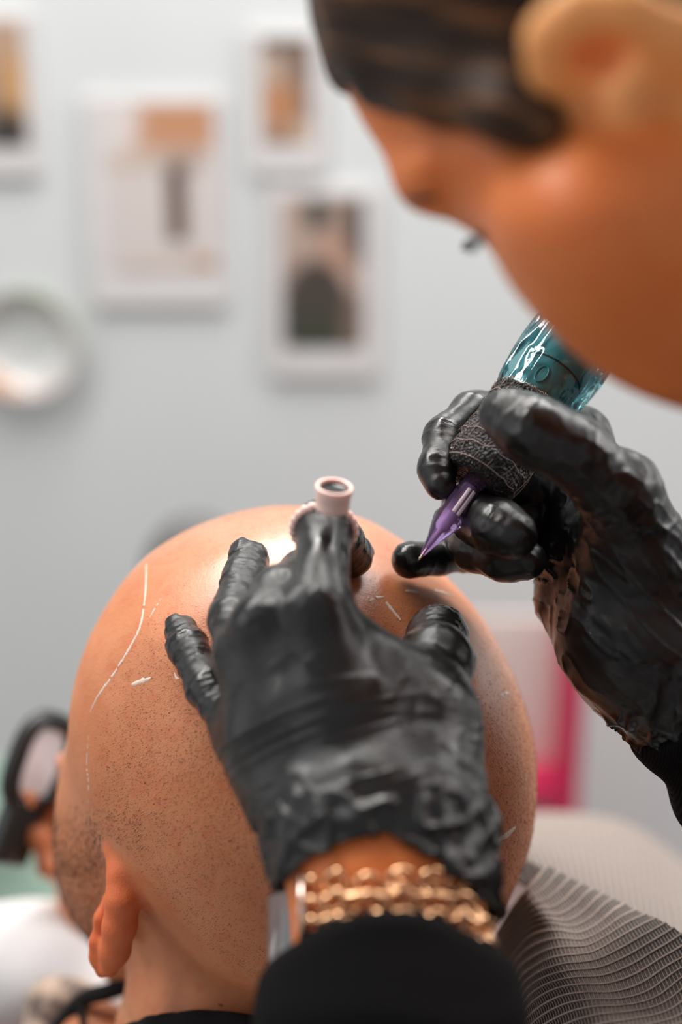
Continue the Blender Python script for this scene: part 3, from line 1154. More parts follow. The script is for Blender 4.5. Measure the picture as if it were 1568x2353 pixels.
for a in range(NR):
    xy = catmull(ct[a], tt)
    rd = catmull(ridge[:, None], tt)[:, 0]
    base_d = np.interp(catmull(ct[a], np.array([4.0]))[0, 1], [1950, 2060, 2210, 2400, 2600, 2850], [0.60, 0.575, 0.525, 0.478, 0.445, 0.42])
    rowdip = 0.0
    for b in range(NTt):
        G[a, b] = W(xy[b, 0], xy[b, 1], base_d + rd[b] * (0.55 if tt[b] > 4 else 1.0))
    arc = np.concatenate([[0], np.cumsum(np.linalg.norm(np.diff(G[a], axis=0), axis=1))])
    UVg[a, :, 0] = ii[a]
    UVg[a, :, 1] = arc / 0.0016
    SL[a] = np.interp(tt, [0, 2.4, 3.6, 4.6, 5.6, 7.0, 8], [1.0, 1.0, 0.9, 0.4, 0.65, 0.9, 1.0])  # slots darken towards the seam end, its shade put into the colour
Vg, Fg = grid_surface(G)
Ng = vnormals(Vg, Fg)
if Ng[:, 2].mean() < 0:
    Fg = Fg[:, ::-1]
    Ng = -Ng
cordh = np.clip((np.abs((UVg[..., 0] % 1) - 0.5) - 0.25) / 0.25, 0, 1).ravel()
Vg = Vg + Ng * (0.0007 * cordh + 0.0012 * vnoise(Vg * 45, 31))[:, None]
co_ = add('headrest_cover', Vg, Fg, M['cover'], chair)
uvl = co_.data.uv_layers.new(name='UVMap')
li = np.zeros(len(co_.data.loops), dtype=np.int32)
co_.data.loops.foreach_get('vertex_index', li)
uvl.data.foreach_set('uv', UVg.reshape(-1, 2)[li].astype(np.float32).ravel())
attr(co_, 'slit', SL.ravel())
sol = co_.modifiers.new('thickness', 'SOLIDIFY')
sol.thickness = 0.004
sol.offset = -1.0

# far cushion, paler, with the same rows
NA, NB = 90, 120
aa, bb = np.meshgrid(np.linspace(0, 1, NA), np.linspace(0, 1, NB), indexing='ij')
near = catmull(np.array([[1080, 1905], [1215, 1972], [1330, 2035], [1450, 2098], [1568, 2163], [1760, 2270]], float), np.linspace(0, 5, NA))
far_ = catmull(np.array([[1000, 1870], [1180, 1866], [1330, 1868], [1450, 1895], [1568, 1975], [1760, 2130]], float), np.linspace(0, 5, NA))
G = np.zeros((NA, NB, 3))
for a in range(NA):
    for b in range(NB):
        t = b / (NB - 1)
        if t < 0.12:      # front edge rolls down behind the near cushion
            q = 1 - t / 0.12
            G[a, b] = W(near[a, 0], near[a, 1] + 5 + 60 * q, 0.622 - 0.004 * q)
        elif t > 0.88:    # back edge rolls down
            q = (t - 0.88) / 0.12
            G[a, b] = W(far_[a, 0], far_[a, 1] + 120 * q * q, 0.86 + 0.05 * math.sqrt(q))
        else:
            q = (t - 0.12) / 0.76
            bulge = math.sin(math.pi * q) * 0.0
            G[a, b] = W(near[a, 0] + (far_[a, 0] - near[a, 0]) * q, near[a, 1] + 5 + (far_[a, 1] - near[a, 1] - 5) * q ** 0.9, 0.622 + (0.86 - 0.622) * q)
Vg, Fg = grid_surface(G)
Ng = vnormals(Vg, Fg)
if Ng[:, 2].mean() < 0:
    Fg = Fg[:, ::-1]
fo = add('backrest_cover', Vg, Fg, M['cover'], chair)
uvl = fo.data.uv_layers.new(name='UVMap')
li = np.zeros(len(fo.data.loops), dtype=np.int32)
fo.data.loops.foreach_get('vertex_index', li)
uv = np.stack([aa * 34 + bb * 3.0, bb * 60], -1).reshape(-1, 2)
uvl.data.foreach_set('uv', uv[li].astype(np.float32).ravel())
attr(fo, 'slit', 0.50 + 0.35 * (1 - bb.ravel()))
sol = fo.modifiers.new('thickness', 'SOLIDIFY')
sol.thickness = 0.004
sol.offset = -1.0
# cushion body and pedestal under the cover
M['upholstery'] = mat('grey_upholstery', (0.10, 0.09, 0.085), 0.7)
_t = NT(M['upholstery'])
_t.normal(_t.bump(_t.noise(400, 2), 0.2, 0.001))
cb = W(1500, 2330, .62)
add('cushion', *box(np.array([0.30, 0.66, cb[2] - 0.16]), I3, (0.17, 0.13, 0.05), 0.02, 4), M['upholstery'], chair)
add('pedestal', *lathe(np.array([0.30, 0.66, 0.03]), (0, 0, 1), [(0.06, 0), (0.06, 0.2), (0.05, 0.4), (0.05, cb[2] - 0.22), (0.12, cb[2] - 0.235)], 32), M['chrome'], chair)
add('foot_plate', *lathe(np.array([0.30, 0.66, 0.0]), (0, 0, 1), [(0.01, 0), (0.26, 0), (0.26, 0.02), (0.24, 0.03), (0.01, 0.032)], 48), M['chrome'], chair)

# ------------------------------------------------------------------ tattoo artist
artist = thing('person', CS(0.30, -0.45, 0.33), 'tattoo artist with dark hair leaning in, black gloves on both hands, face in profile', 'person')

HD2 = 0.385
AL = RT * 0.783 - UP * 0.622          # brow to chin direction of the tilted face
AC = -RT * 0.622 - UP * 0.783         # the way the face points
cran_c, cran_r = W(1400, -95, 0.3867), (PXR(672, 0.3867), PXR(672, 0.3867), 0.069)
e_helix = JS((1325, 235, 0.3294, 34), (1262, 165, 0.3203, 42), (1258, 85, 0.3140, 48), (1325, 28, 0.3094, 52), (1440, 22, 0.3076, 52), (1560, 75, 0.3094, 50), (1660, 160, 0.3140, 46), (1720, 270, 0.3203, 44), (1735, 380, 0.3276, 44))
e_anti = JS((1440, 215, 0.3203, 34), (1500, 150, 0.3185, 30), (1590, 190, 0.3203, 36), (1640, 290, 0.3240, 40))
L_ELB, L_SHO = CS(0.02, -0.33, 0.345), CS(0.20, -0.17, 0.17)
L_WR = W(878, 1900, .442)
R_WR = W(1475, 1490, .512)
R_ELB, R_SHO = CS(0.31, -0.23, 0.545), CS(0.40, -0.10, 0.42)
lz = (L_ELB - L_WR) / np.linalg.norm(L_ELB - L_WR)
le1 = RT - lz * (RT @ lz)
le1 /= np.linalg.norm(le1)
le2 = np.cross(le1, lz)
if le2 @ FW > 0:
    le2 = -le2
rz = (R_ELB - R_WR) / np.linalg.norm(R_ELB - R_WR)


def arm_left(P, infl=0.0):
    d = None
    for s in (-1, 1):
        e = chain(P, [(L_WR + le1 * s * 0.0082 - lz * 0.002, 0.0172 + infl), (L_WR + le1 * s * 0.0082 + lz * 0.012, 0.0198 + infl), (L_WR + le1 * s * 0.0082 + lz * 0.06, 0.0212 + infl), (L_ELB + le1 * s * 0.004, 0.036 + infl)], 0.01)
        d = e if d is None else smin(d, e, 0.015)
    return smin(d, rc(P, L_ELB, 0.037 + infl, L_SHO, 0.046 + infl), 0.02)


def arm_right(P, infl=0.0):
    d = chain(P, [(R_WR + rz * 0.006, 0.0205 + infl), (R_WR + rz * 0.07, 0.025 + infl), (R_ELB, 0.036 + infl), (R_SHO, 0.046 + infl)], 0.02)
    return d


def torso(P, infl=0.0):
    t = rc(P, CS(0.305, -0.20, 0.30), 0.095 + infl, CS(0.36, -0.55, 0.36), 0.115 + infl)
    s = rc(P, L_SHO, 0.05 + infl, R_SHO, 0.05 + infl)
    return smin(t, s, 0.06)


def artist_body(P):
    d = ell(P, cran_c, cran_r)
    face = ell(P, W(1497, 566, 0.3686), (PXR(440, 0.3686), PXR(285, 0.3686), 0.056), (AL, AC, FW))
    d = smin(d, face, 0.012)
    brow = ell(P, W(985, 402, 0.3749), (PXR(66, 0.3749), PXR(66, 0.3749), 0.02))
    fh = ell(P, W(1100, 400, 0.3749), (PXR(110, 0.3749), PXR(88, 0.3749), 0.03))
    d = smin(d, smin(brow, fh, 0.006), 0.008)
    d = smin(d, rc(P, W(945, 225, .385), PXR(92, .385), W(1000, 392, .378), PXR(84, .378)), 0.008)
    lid = ell(P, W(1102, 488, 0.3686), (PXR(34, 0.3686), PXR(22, 0.3686), 0.012))
    d = smin(d, lid, 0.004)
    cheek = ell(P, W(1330, 560, 0.3385), (PXR(190, 0.3385), PXR(110, 0.3385), 0.026), (AL, AC, FW))
    d = smin(d, cheek, 0.02)
    nose = rc(P, W(1150, 440, 0.4141), 0.007, W(1270, 590, 0.4168), 0.010)
    d = smin(d, nose, 0.008)
    jawp = rc(P, W(1600, 690, 0.3731), PXR(170, 0.3731), W(1760, 860, 0.3913), PXR(110, 0.3913))
    d = smin(d, jawp, 0.02)
    neck = rc(P, CS(0.142, 0.085, 0.39), 0.042, CS(0.285, -0.08, 0.32), 0.050)
    d = smin(d, neck, 0.02)
    ear = chain(P, e_helix, 0.006)
    ear = smin(ear, chain(P, e_anti, 0.006), 0.006)
    conch = ell(P, W(1500, 170, 0.3294), (PXR(230, 0.3322), PXR(150, 0.3322), 0.006), (AL * 0.7 + RT * 0.3, AC, FW))
    ear = smin(ear, conch, 0.006)
    ear = smax(ear, -ell(P, W(1365, 132, 0.3203), (PXR(80, 0.3185), PXR(34, 0.3185), 0.012)), 0.003)
    ear = smax(ear, -ell(P, W(1555, 265, 0.3203), (PXR(36, 0.3185), PXR(45, 0.3185), 0.02)), 0.004)
    d = smin(d, ear, 0.006)
    d = smin(d, torso(P), 0.04)
    d = smin(d, smin(arm_left(P), arm_right(P), 0.01), 0.02)
    return d


lo5 = np.min([CS(-0.06, -0.68, 0.1), CS(-.06, .2, .1), CS(-.06, -.68, .62), CS(-.06, .2, .62)], 0)
hi5 = np.max([CS(0.50, -0.68, 0.1), CS(.5, .2, .1), CS(.5, -.68, .62), CS(.5, .2, .62)], 0)
V, F = surface_nets(artist_body, lo5, hi5, 0.0030, 2)
ab_o = add('body', V, F, M['artist_skin'], artist)
attr(ab_o, 'flush_glow', np.clip(1 - smin(chain(V, e_helix, .006), chain(V, e_anti, .006), .006) / 0.008, 0, 1))

# hair swept back over the skull
M['hair'] = mat('dark_brown_hair', (0.045, 0.025, 0.015), 0.55, 0.18)
_t = NT(M['hair'])
_hv = _t.n('ShaderNodeMapping')
_hv.inputs['Scale'].default_value = (1.0, 14.0, 10.0)
_t.l(_t.attr('flow').outputs['Vector'], _hv.inputs['Vector'])
_n = _t.n('ShaderNodeTexNoise')
_n.inputs['Scale'].default_value = 14
_n.inputs['Detail'].default_value = 4
_t.l(_hv.outputs[0], _n.inputs['Vector'])
_t.base(_t.ramp(_n.outputs['Fac'], [(0.36, (0.012, 0.007, 0.005)), (0.54, (0.050, 0.022, 0.010)), (0.70, (0.20, 0.085, 0.033))]))
_t.normal(_t.bump(_n.outputs['Fac'], 0.5, 0.002))
hl_a, hl_b = W(800, 205, 0.3822), W(1330, 318, 0.3367)
hl_t = hl_b - hl_a
hn = np.cross(hl_t, hl_a - CAM)
hn /= np.linalg.norm(hn)
if hn @ UP < 0:
    hn = -hn
flow_dir = hl_t / np.linalg.norm(hl_t)


HR1 = np.cross(W(1300, 150, 1) - CAM, W(1325, 400, 1) - CAM)
HR1 /= np.linalg.norm(HR1)
HR1 = HR1 if HR1 @ RT > 0 else -HR1
HR2 = np.cross(W(1300, 90, 1) - CAM, W(1560, 110, 1) - CAM)
HR2 /= np.linalg.norm(HR2)
HR2 = HR2 if HR2 @ UP < 0 else -HR2


def hair_shape(P):
    d = ell(P, cran_c, tuple(r + 0.0034 for r in cran_r))
    above = -((P - hl_a) @ hn) + 0.003 * vnoise(P * 120, 41)
    d = smax(d, above, 0.006)
    burn = chain(P, JS((1180, 270, 0.3294, 60), (1250, 295, 0.3276, 55), (1285, 330, 0.3331, 26)), 0.006)
    d = smin(d, burn, 0.012)
    temple = chain(P, JS((880, 190, 0.3686, 38), (1000, 225, 0.3503, 44), (1150, 262, 0.3349, 48)), 0.006)
    d = smin(d, temple, 0.014)
    right = -((P - CAM) @ HR1)
    below = -((P - CAM) @ HR2)
    d = smax(d, -np.maximum(np.maximum(right, below), (P - cran_c) @ FW), 0.005)
    bun = ell(P, W(2150, -420, 0.3640), (0.035, 0.035, 0.035))
    d = smin(d, bun, 0.015)
    strand = vnoise((P - hl_a) @ np.stack([flow_dir * 22, hn * 130, np.cross(flow_dir, hn) * 130], 1), 42)
    return d + 0.0011 * strand


V, F = surface_nets(hair_shape, cran_c - 0.13, cran_c + np.array([0.16, 0.13, 0.13]), 0.0022, 1)
ho = add('hair', V, F, M['hair'], artist)
q = V - hl_a
attr(ho, 'flow', np.stack([q @ flow_dir, q @ hn, q @ np.cross(flow_dir, hn)], 1), 'FLOAT_VECTOR')
# eyebrow and lashes
M['lash'] = mat('lash_black', (0.012, 0.009, 0.008), 0.5)
NT(M['lash']).normal(NT(M['lash']).bump(NT(M['lash']).noise(400), 0.2, 0.001))
Vs, Fs = tube(catmull([W(922, 425, .380), W(935, 445, .376), W(965, 455, .370), W(1005, 448, .366)], np.linspace(0, 3, 20)), list(0.0006 + 0.0010 * np.sin(np.linspace(0.4, 3.0, 20))), 8)
add('eyebrow', Vs, Fs, M['lash'], ab_o)
parts = []
for k in range(7):
    o_ = FW * (k - 3) * 0.0022
    s_ = 0.85 + 0.3 * random.random()
    parts.append(tube(catmull([W(1100, 518, 0.3749) + o_, W(1108, 540, 0.3749) + o_, W(1092, 560 + 4 * s_, 0.3749) + o_, W(1072 - 6 * s_, 562, .412) + o_], np.linspace(0, 3, 10)), list(np.linspace(0.0011, 0.0004, 10)), 6))
add('eyelashes', *join(*parts), M['lash'], ab_o)


# sweater
def sweater(P):
    d = torso(P, 0.008)
    d = smax(d, (P - CS(0.25, -0.06, 0.33)) @ ((CS(0.15, 0.09, 0.42) - CS(0.285, -0.08, 0.32)) / 0.24), 0.004)
    la = arm_left(P, 0.009)
    la = smax(la, -((P - L_WR) @ lz - 0.0285 - 9.0 * ((P - L_WR) @ le1) ** 2 - 0.0012 * vnoise(P * 50, 50)), 0.005)
    s_ax = (P - L_WR) @ lz
    la = la + 0.0022 * np.sin(s_ax * 320 + 3 * vnoise(P * 22, 51)) * np.clip((s_ax - 0.05) / 0.03, 0, 1)
    ra = arm_right(P, 0.0085)
    s_ax = (P - R_WR) @ rz
    ra = ra + (0.0016 * np.sin(s_ax * 210 + 1.2 + 3.0 * vnoise(P * 25, 52)) + 0.003 * vnoise(P * 45, 53)) * np.clip((s_ax - 0.03) / 0.01, 0, 1)
    ra = smax(ra, -(s_ax - 0.022), 0.003)
    d = smin(d, smin(la, ra, 0.01), 0.02)
    return d


V, F = surface_nets(sweater, lo5, hi5, 0.0028, 1)
add('sweater', V, F, M['knit'], artist)


# ---- gloves
def glove_mesh(name, f, bones, lo, hi, h, amp_extra=None):
    V, F = surface_nets(f, lo, hi, h, 2)
    Nn = vnormals(V, F)
    ds, al, pr, am = [], [], [], []
    s0 = 0.0
    for bi, (a, ra, b, rb, amp, lam) in enumerate(bones):
        ab = b - a
        L = np.linalg.norm(ab)
        u = ab / L
        t = (V - a) @ u
        tc = np.clip(t, 0, L)
        q = V - a - tc[:, None] * u
        ds.append(np.linalg.norm(q, axis=1) - (ra + (rb - ra) * tc / L))
        x, y, _ = frame_of(u, FW + RT * 0.01)
        loc = np.stack([t + bi * 0.37, (V - a) @ x, (V - a) @ y], 1)
        al.append(loc)
        n1 = vnoise(np.stack([loc[:, 0] / lam + loc[:, 1] * 45, loc[:, 1] * 95, loc[:, 2] * 95], 1), 100 + bi)
        n2 = vnoise(np.stack([loc[:, 0] * 2.3 / lam - loc[:, 1] * 60, loc[:, 1] * 130, loc[:, 2] * 130], 1) + 7, 140 + bi)
        cre = (1 - np.abs(n1)) ** 4 - 0.25 + 0.55 * ((1 - np.abs(n2)) ** 4 - 0.25)
        pr.append(cre * amp)
    ds = np.stack(ds, 1)
    w = np.exp(-(ds - ds.min(1)[:, None]) / 0.0022)
    w /= w.sum(1)[:, None]
    disp = (np.stack(pr, 1) * w).sum(1)
    loc = (np.stack(al, 1) * w[:, :, None]).sum(1)
    if amp_extra is not None:
        disp = disp + amp_extra(V)
    V = V + Nn * disp[:, None]
    o = add(name, V, F, M['glove'], artist)
    attr(o, 'bone', loc, 'FLOAT_VECTOR')
    return o


def bones_of(pts, amps, lam):
    out = []
    for i in range(len(pts) - 1):
        out.append((pts[i][0], pts[i][1], pts[i + 1][0], pts[i + 1][1], amps[min(i, len(amps) - 1)], lam))
    return out


# left hand resting on the scalp
LI = JS((734, 1398, .452, 68), (745, 1212, .484, 62), (780, 1238, .512, 50), (808, 1278, .527, 48))
LM = JS((605, 1430, .458, 64), (640, 1360, .470, 57), (695, 1315, .497, 48), (725, 1305, .517, 44))
LR = JS((556, 1510, .468, 60), (535, 1420, .485, 53), (562, 1330, .508, 49), (573, 1290, .518, 48))
LP = JS((545, 1690, .472, 46), (478, 1580, .487, 46), (432, 1490, .503, 43), (417, 1452, .511, 38))
LT = JS((985, 1820, .458, 84), (978, 1640, .460, 88), (1003, 1520, .490, 70), (1006, 1462, .517, 54), (1004, 1448, .523, 46))
PALM = [JS((736, 1405, .4535, 64), (800, 1640, .450, 98), (870, 1870, .447, 115)),
        JS((605, 1430, .458, 62), (700, 1640, .455, 104), (800, 1870, .449, 112)),
        JS((556, 1510, .468, 58), (620, 1680, .461, 90), (770, 1880, .452, 108)),
        JS((548, 1690, .473, 46), (640, 1800, .465, 78), (760, 1900, .455, 103)),
        JS((800, 1470, .462, 42), (900, 1600, .462, 64), (985, 1690, .462, 88))]
WRB = [(W(775, 1850, .450), PXR(122, .45)), (L_WR - le1 * 0.0100 + lz * 0.000, 0.0225), (L_WR - le1 * 0.0100 + lz * 0.030, 0.0255)]
WRB2 = [(W(960, 1840, .450), PXR(122, .45)), (L_WR + le1 * 0.0115 + lz * 0.000, 0.0225), (L_WR + le1 * 0.0110 + lz * 0.032, 0.0255)]


def nail(P, tip, prev, side, k=0.78):
    u = tip[0] - prev[0]
    u = u / np.linalg.norm(u)
    n = side - u * (side @ u)
    n = n / np.linalg.norm(n)
    v = np.cross(u, n)
    r = tip[1]
    return ell(P, tip[0] + n * r * 0.72 + u * r * 0.15, (r * 0.62, r * 0.80, r * 0.40), (v, u, n))


def left_glove(P):
    fing = None
    for c in (LI, LM, LR, LP):
        e = chain(P, c, 0.004)
        fing = e if fing is None else smin(fing, e, 0.0012)
    for c, sd in ((LR, -RT * 0.6 - FW), (LP, -RT * 0.3 - FW + UP * 0.3), (LI, RT * 0.5 + UP - FW * 0.6)):
        fing = smin(fing, nail(P, c[-1], c[-2], sd), 0.0006)
    palm = smin(chain(P, LT, 0.012), nail(P, LT[-2], LT[-3], -FW + UP * 0.6 + RT * 0.2), 0.0007)
    for c in PALM:
        palm = smin(palm, chain(P, c, 0.006), 0.018)
    palm = smin(palm, smin(chain(P, WRB, .01), chain(P, WRB2, .01), 0.02), 0.014)
    web = smin(rc(P, W(905, 1560, .464), PXR(46, .464), W(960, 1580, .466), PXR(56, .466)), rc(P, W(830, 1500, .464), PXR(40, .464), W(905, 1560, .464), PXR(46, .464)), .01)
    palm = smin(palm, web, 0.012)
    d = smin(fing, palm, 0.006)
    s = (P - L_WR) @ lz
    l = (P - L_WR) @ le1
    end = 0.0075 + np.where(l < 0, -l * 0.32, l * 0.62) + 0.0012 * vnoise(P * 75, 60)
    d = smax(d, s - end, 0.003)
    # hollow the cuff so the wrist shows inside it
    inner = arm_left(P, 0.0018)
    d = smax(d, -smax(inner, -(s - (end - 0.012)), 0.002), 0.0015)
    return d


def left_extra(V):
    s = (V - L_WR) @ lz
    cuff = np.clip((s + 0.012) / 0.010, 0, 1)
    n = vnoise(V * np.array([150, 150, 150]), 61)
    n2 = vnoise(V * 320, 62)
    dors = np.clip((s + 0.055) / 0.02, 0, 1) * (1 - cuff)
    w = vnoise(np.stack([s * 210 + 60 * ((V - L_WR) @ le1), (V - L_WR) @ le1 * 22, (V - L_WR) @ le2 * 22], 1), 63)
    return cuff * ((1 - np.abs(n)) ** 3 * 0.0022 - 0.0009 + 0.0004 * n2) + dors * ((1 - np.abs(w)) ** 8 * 0.00055 - 0.0001)


lb = bones_of(LI, (0.00005, 0.0005, 0.0005), 0.006) + bones_of(LM, (0.00003, 0.0002), 0.006) + bones_of(LR, (0.0005, 0.0007, 0.0006), 0.0045) + \
    bones_of(LP, (0.0007, 0.0008, 0.0008), 0.0042) + bones_of(LT, (0.0005, 0.0004, 0.0008, 0.0006), 0.006)
for c in PALM:
    lb += bones_of(c, (0.00001, 0.00005), 0.012)
allp = np.array([p for c in (LI, LM, LR, LP, LT, *PALM) for p, r in c] + [L_WR + lz * 0.045, L_WR + lz * 0.045 + le1 * 0.02, L_WR + lz * 0.045 - le1 * 0.02])
glove_mesh('glove', left_glove, lb, allp.min(0) - 0.025, allp.max(0) + 0.025, 0.0009, left_extra)

# right hand holding the machine
RI = JS((1340, 995, .548, 62), (1200, 940, .552, 52), (1085, 948, .534, 46), (1022, 1003, .520, 45), (1004, 1075, .510, 40), (1012, 1112, .506, 36))
RM = JS((1330, 1090, .552, 62), (1180, 1110, .556, 52), (1070, 1150, .545, 50), (1098, 1188, .512, 58), (1145, 1212, .500, 63), (1178, 1228, .496, 58))
RRr = JS((1320, 1180, .556, 58), (1180, 1190, .560, 48), (1062, 1225, .550, 48), (1090, 1258, .525, 52), (1160, 1282, .511, 52), (1208, 1288, .508, 47))
RP = JS((1310, 1270, .556, 52), (1180, 1270, .560, 42), (1085, 1276, .552, 36), (1010, 1282, .543, 37), (942, 1287, .534, 43))
RTh = JS((1510, 1330, .505, 115), (1425, 1135, .484, 84), (1315, 1035, .475, 72), (1228, 992, .475, 72), (1165, 956, .480, 62))
RPALM = [JS((1335, 1020, .545, 62), (1420, 1210, .530, 120), (1475, 1440, .518, 130)),
         JS((1320, 1150, .552, 62), (1390, 1280, .535, 115), (1470, 1450, .518, 128)),
         JS((1300, 1270, .552, 55), (1330, 1370, .535, 95), (1440, 1500, .518, 118)),
         JS((1425, 1130, .490, 80), (1440, 1270, .505, 115), (1475, 1440, .512, 130))]


def right_glove(P):
    fing = None
    for c in (RI, RM, RRr, RP):
        e = chain(P, c, 0.004)
        fing = e if fing is None else smin(fing, e, 0.0010)
    palm = None
    for c in RPALM:
        e = chain(P, c, 0.006)
        palm = e if palm is None else smin(palm, e, 0.012)
    palm = smin(palm, chain(P, [(R_WR - rz * 0.005, 0.0240), (R_WR + rz * 0.045, 0.0310)], .01), 0.014)
    d = smin(fing, palm, 0.006)
    d = smin(d, chain(P, RTh, 0.008), 0.007)
    s = (P - R_WR) @ rz
    end = 0.031 + 0.0014 * vnoise(P * 60, 70)
    d = smax(d, s - end, 0.003)
    inner = arm_right(P, 0.002)
    d = smax(d, -smax(inner, -(s - (end - 0.010)), 0.002), 0.0015)
    return d


rx_, ry_, _ = frame_of(rz, FW)


def right_extra(V):
    s = (V - R_WR) @ rz
    cuff = np.clip((s - 0.002) / 0.008, 0, 1)
    n = vnoise(V * 170, 71)
    n2 = vnoise(V * 360, 72)
    wr = np.clip((s + 0.075) / 0.03, 0, 1) * (1 - cuff)
    w = vnoise(np.stack([s * 26, (V - R_WR) @ rx_ * 230, (V - R_WR) @ ry_ * 110], 1) + vnoise(V * 35, 74)[:, None] * 0.6, 73)
    return cuff * ((1 - np.abs(n)) ** 3 * 0.0026 - 0.0010 + 0.0003 * n2) + wr * ((1 - np.abs(w)) ** 5 * 0.0007 - 0.0002)


rb = bones_of(RI, (0.0002, 0.0003, 0.0004, 0.0006, 0.0004), 0.008) + bones_of(RM, (0.0002, 0.0002, 0.0005, 0.0003, 0.0004), 0.009) + \
    bones_of(RRr, (0.0002, 0.0002, 0.0003, 0.0004), 0.008) + bones_of(RP, (0.0002, 0.0004, 0.0005, 0.0003), 0.008) + bones_of(RTh, (0.0004, 0.0009, 0.0006, 0.0007), 0.008)
for c in RPALM:
    rb += bones_of(c, (0.0002, 0.0002), 0.010)
allp = np.array([p for c in (RI, RM, RRr, RP, RTh, *RPALM) for p, r in c] + [R_WR + rz * 0.04 + RT * .02, R_WR + rz * 0.04 - UP * 0.02])
glove_mesh('glove', right_glove, rb, allp.min(0) - 0.025, allp.max(0) + 0.025, 0.0009, right_extra)

# ------------------------------------------------------------------ tattoo machine
PT, PE = W(960, 1290, .497), W(1290, 830, .528)
pz = (PE - PT) / np.linalg.norm(PE - PT)
machine = thing('tattoo_machine', PT, 'pen-shaped tattoo machine with purple needle cartridge and teal body in plastic film', 'tattoo machine')
M['steel'] = mat('needle_steel', (0.55, 0.42, 0.32), 0.25, 0.5, 1.0)
NT(M['steel']).normal(NT(M['steel']).bump(NT(M['steel']).noise(900), 0.1, 0.0003))
M['purple'] = mat('purple_plastic', (0.40, 0.16, 0.62), 0.10, 0.6)
_t = NT(M['purple'])
_t.b.inputs['Transmission Weight'].default_value = 0.95
_t.b.inputs['IOR'].default_value = 1.25
_t.base(_t.ramp(_t.noise(200, 2), [(0.3, (0.55, 0.36, 0.82)), (0.7, (0.66, 0.46, 0.88))]))
M['rod'] = mat('needle_bar', (0.75, 0.62, 0.68), 0.3, 0.5)
NT(M['rod']).normal(NT(M['rod']).bump(NT(M['rod']).noise(600), 0.1, 0.0003))
M['wrap'] = mat('cohesive_bandage', (0.014, 0.011, 0.010), 0.7, 0.4)
_t = NT(M['wrap'])
_v = _t.voronoi(900)
_t.base(_t.ramp(_v.outputs['Distance'], [(0.10, (0.13, 0.085, 0.07)), (0.22, (0.016, 0.012, 0.011)), (1.0, (0.010, 0.008, 0.008))]))
_t.rough(_t.ramp(_t.noise(500, 2), [(0.4, 0.35), (0.6, 0.75)]))
_t.normal(_t.bump(_v.outputs['Distance'], 0.8, 0.0012))
M['thread'] = mat('bandage_thread', (0.30, 0.20, 0.16), 0.5)
NT(M['thread']).normal(NT(M['thread']).bump(NT(M['thread']).noise(2000), 0.3, 0.0003))
M['teal'] = mat('teal_body', (0.035, 0.15, 0.175), 0.32, 0.5, 0.2)
_t = NT(M['teal'])
_t.base(_t.ramp(_t.noise(90, 3), [(0.3, (0.11, 0.30, 0.33)), (0.7, (0.20, 0.42, 0.45))]))
M['seam'] = mat('seam_black', (0.012, 0.02, 0.022), 0.5)
NT(M['seam']).normal(NT(M['seam']).bump(NT(M['seam']).noise(900), 0.1, 0.0003))

add('needle', *lathe(PT, pz, [(0.00012, 0), (0.00035, 0.0015), (0.0004, 0.004), (0.0004, 0.010)], 10), M['steel'], machine)
add('cartridge', *lathe(PT, pz, [(0.00075, 0.0030), (0.0015, 0.0062), (0.0026, 0.0108), (0.0030, 0.0118), (0.0050, 0.0178), (0.0053, 0.0190), (0.0053, 0.0200), (0.0049, 0.0208), (0.0049, 0.0330), (0.0043, 0.0338), (0.0043, 0.0400)], 10), M['purple'], machine, smooth=False)
add('needle_bar', *lathe(PT, pz, [(0.0006, 0.006), (0.0010, 0.014), (0.0022, 0.016), (0.0022, 0.034)], 12), M['rod'], machine)
sidev = np.cross(pz, FW)
sidev /= np.linalg.norm(sidev)
frontv = np.cross(sidev, pz)
if frontv @ FW > 0:
    frontv = -frontv
for k, o_ in enumerate((-0.35, 0.05)):
    dv = frontv * math.cos(o_) + sidev * math.sin(o_)
    sv = np.cross(pz, dv)
    add('window_frame', *box(PT + pz * 0.0265 + dv * 0.0049, (sv, pz, dv), (0.0007, 0.0055, 0.0004), 0.0003, 2), M['rod'], machine)

# wrapped grip
prof = [(0.0060, 0.0375), (0.0105, 0.0365), (0.0135, 0.0385), (0.0148, 0.043), (0.0152, 0.049), (0.0146, 0.055), (0.0140, 0.061), (0.0142, 0.067), (0.0146, 0.0715), (0.0146, 0.0735), (0.0120, 0.0745)]
pr = catmull(np.array(prof), np.linspace(0, len(prof) - 1, 90))
Vw, Fw = lathe(PT, pz, [tuple(p) for p in pr], 120)
Vw = np.array(Vw)
rad = Vw - PT - ((Vw - PT) @ pz)[:, None] * pz
rad /= (np.linalg.norm(rad, axis=1)[:, None] + 1e-9)
Vw = Vw + rad * (vnoise(Vw * 900, 80) * 0.00035 + vnoise(Vw * 200, 81) * 0.0005)[:, None]
grip = add('grip_wrap', [v for v in Vw], Fw, M['wrap'], machine)
gx, gy, _ = frame_of(pz)


def grip_r(h):
    return np.interp(h, [p[1] for p in prof[2:-1]], [p[0] for p in prof[2:-1]])


def on_grip(a, h, lift=0.0004):
    return PT + pz * h + (gx * math.cos(a) + gy * math.sin(a)) * (grip_r(h) + lift)


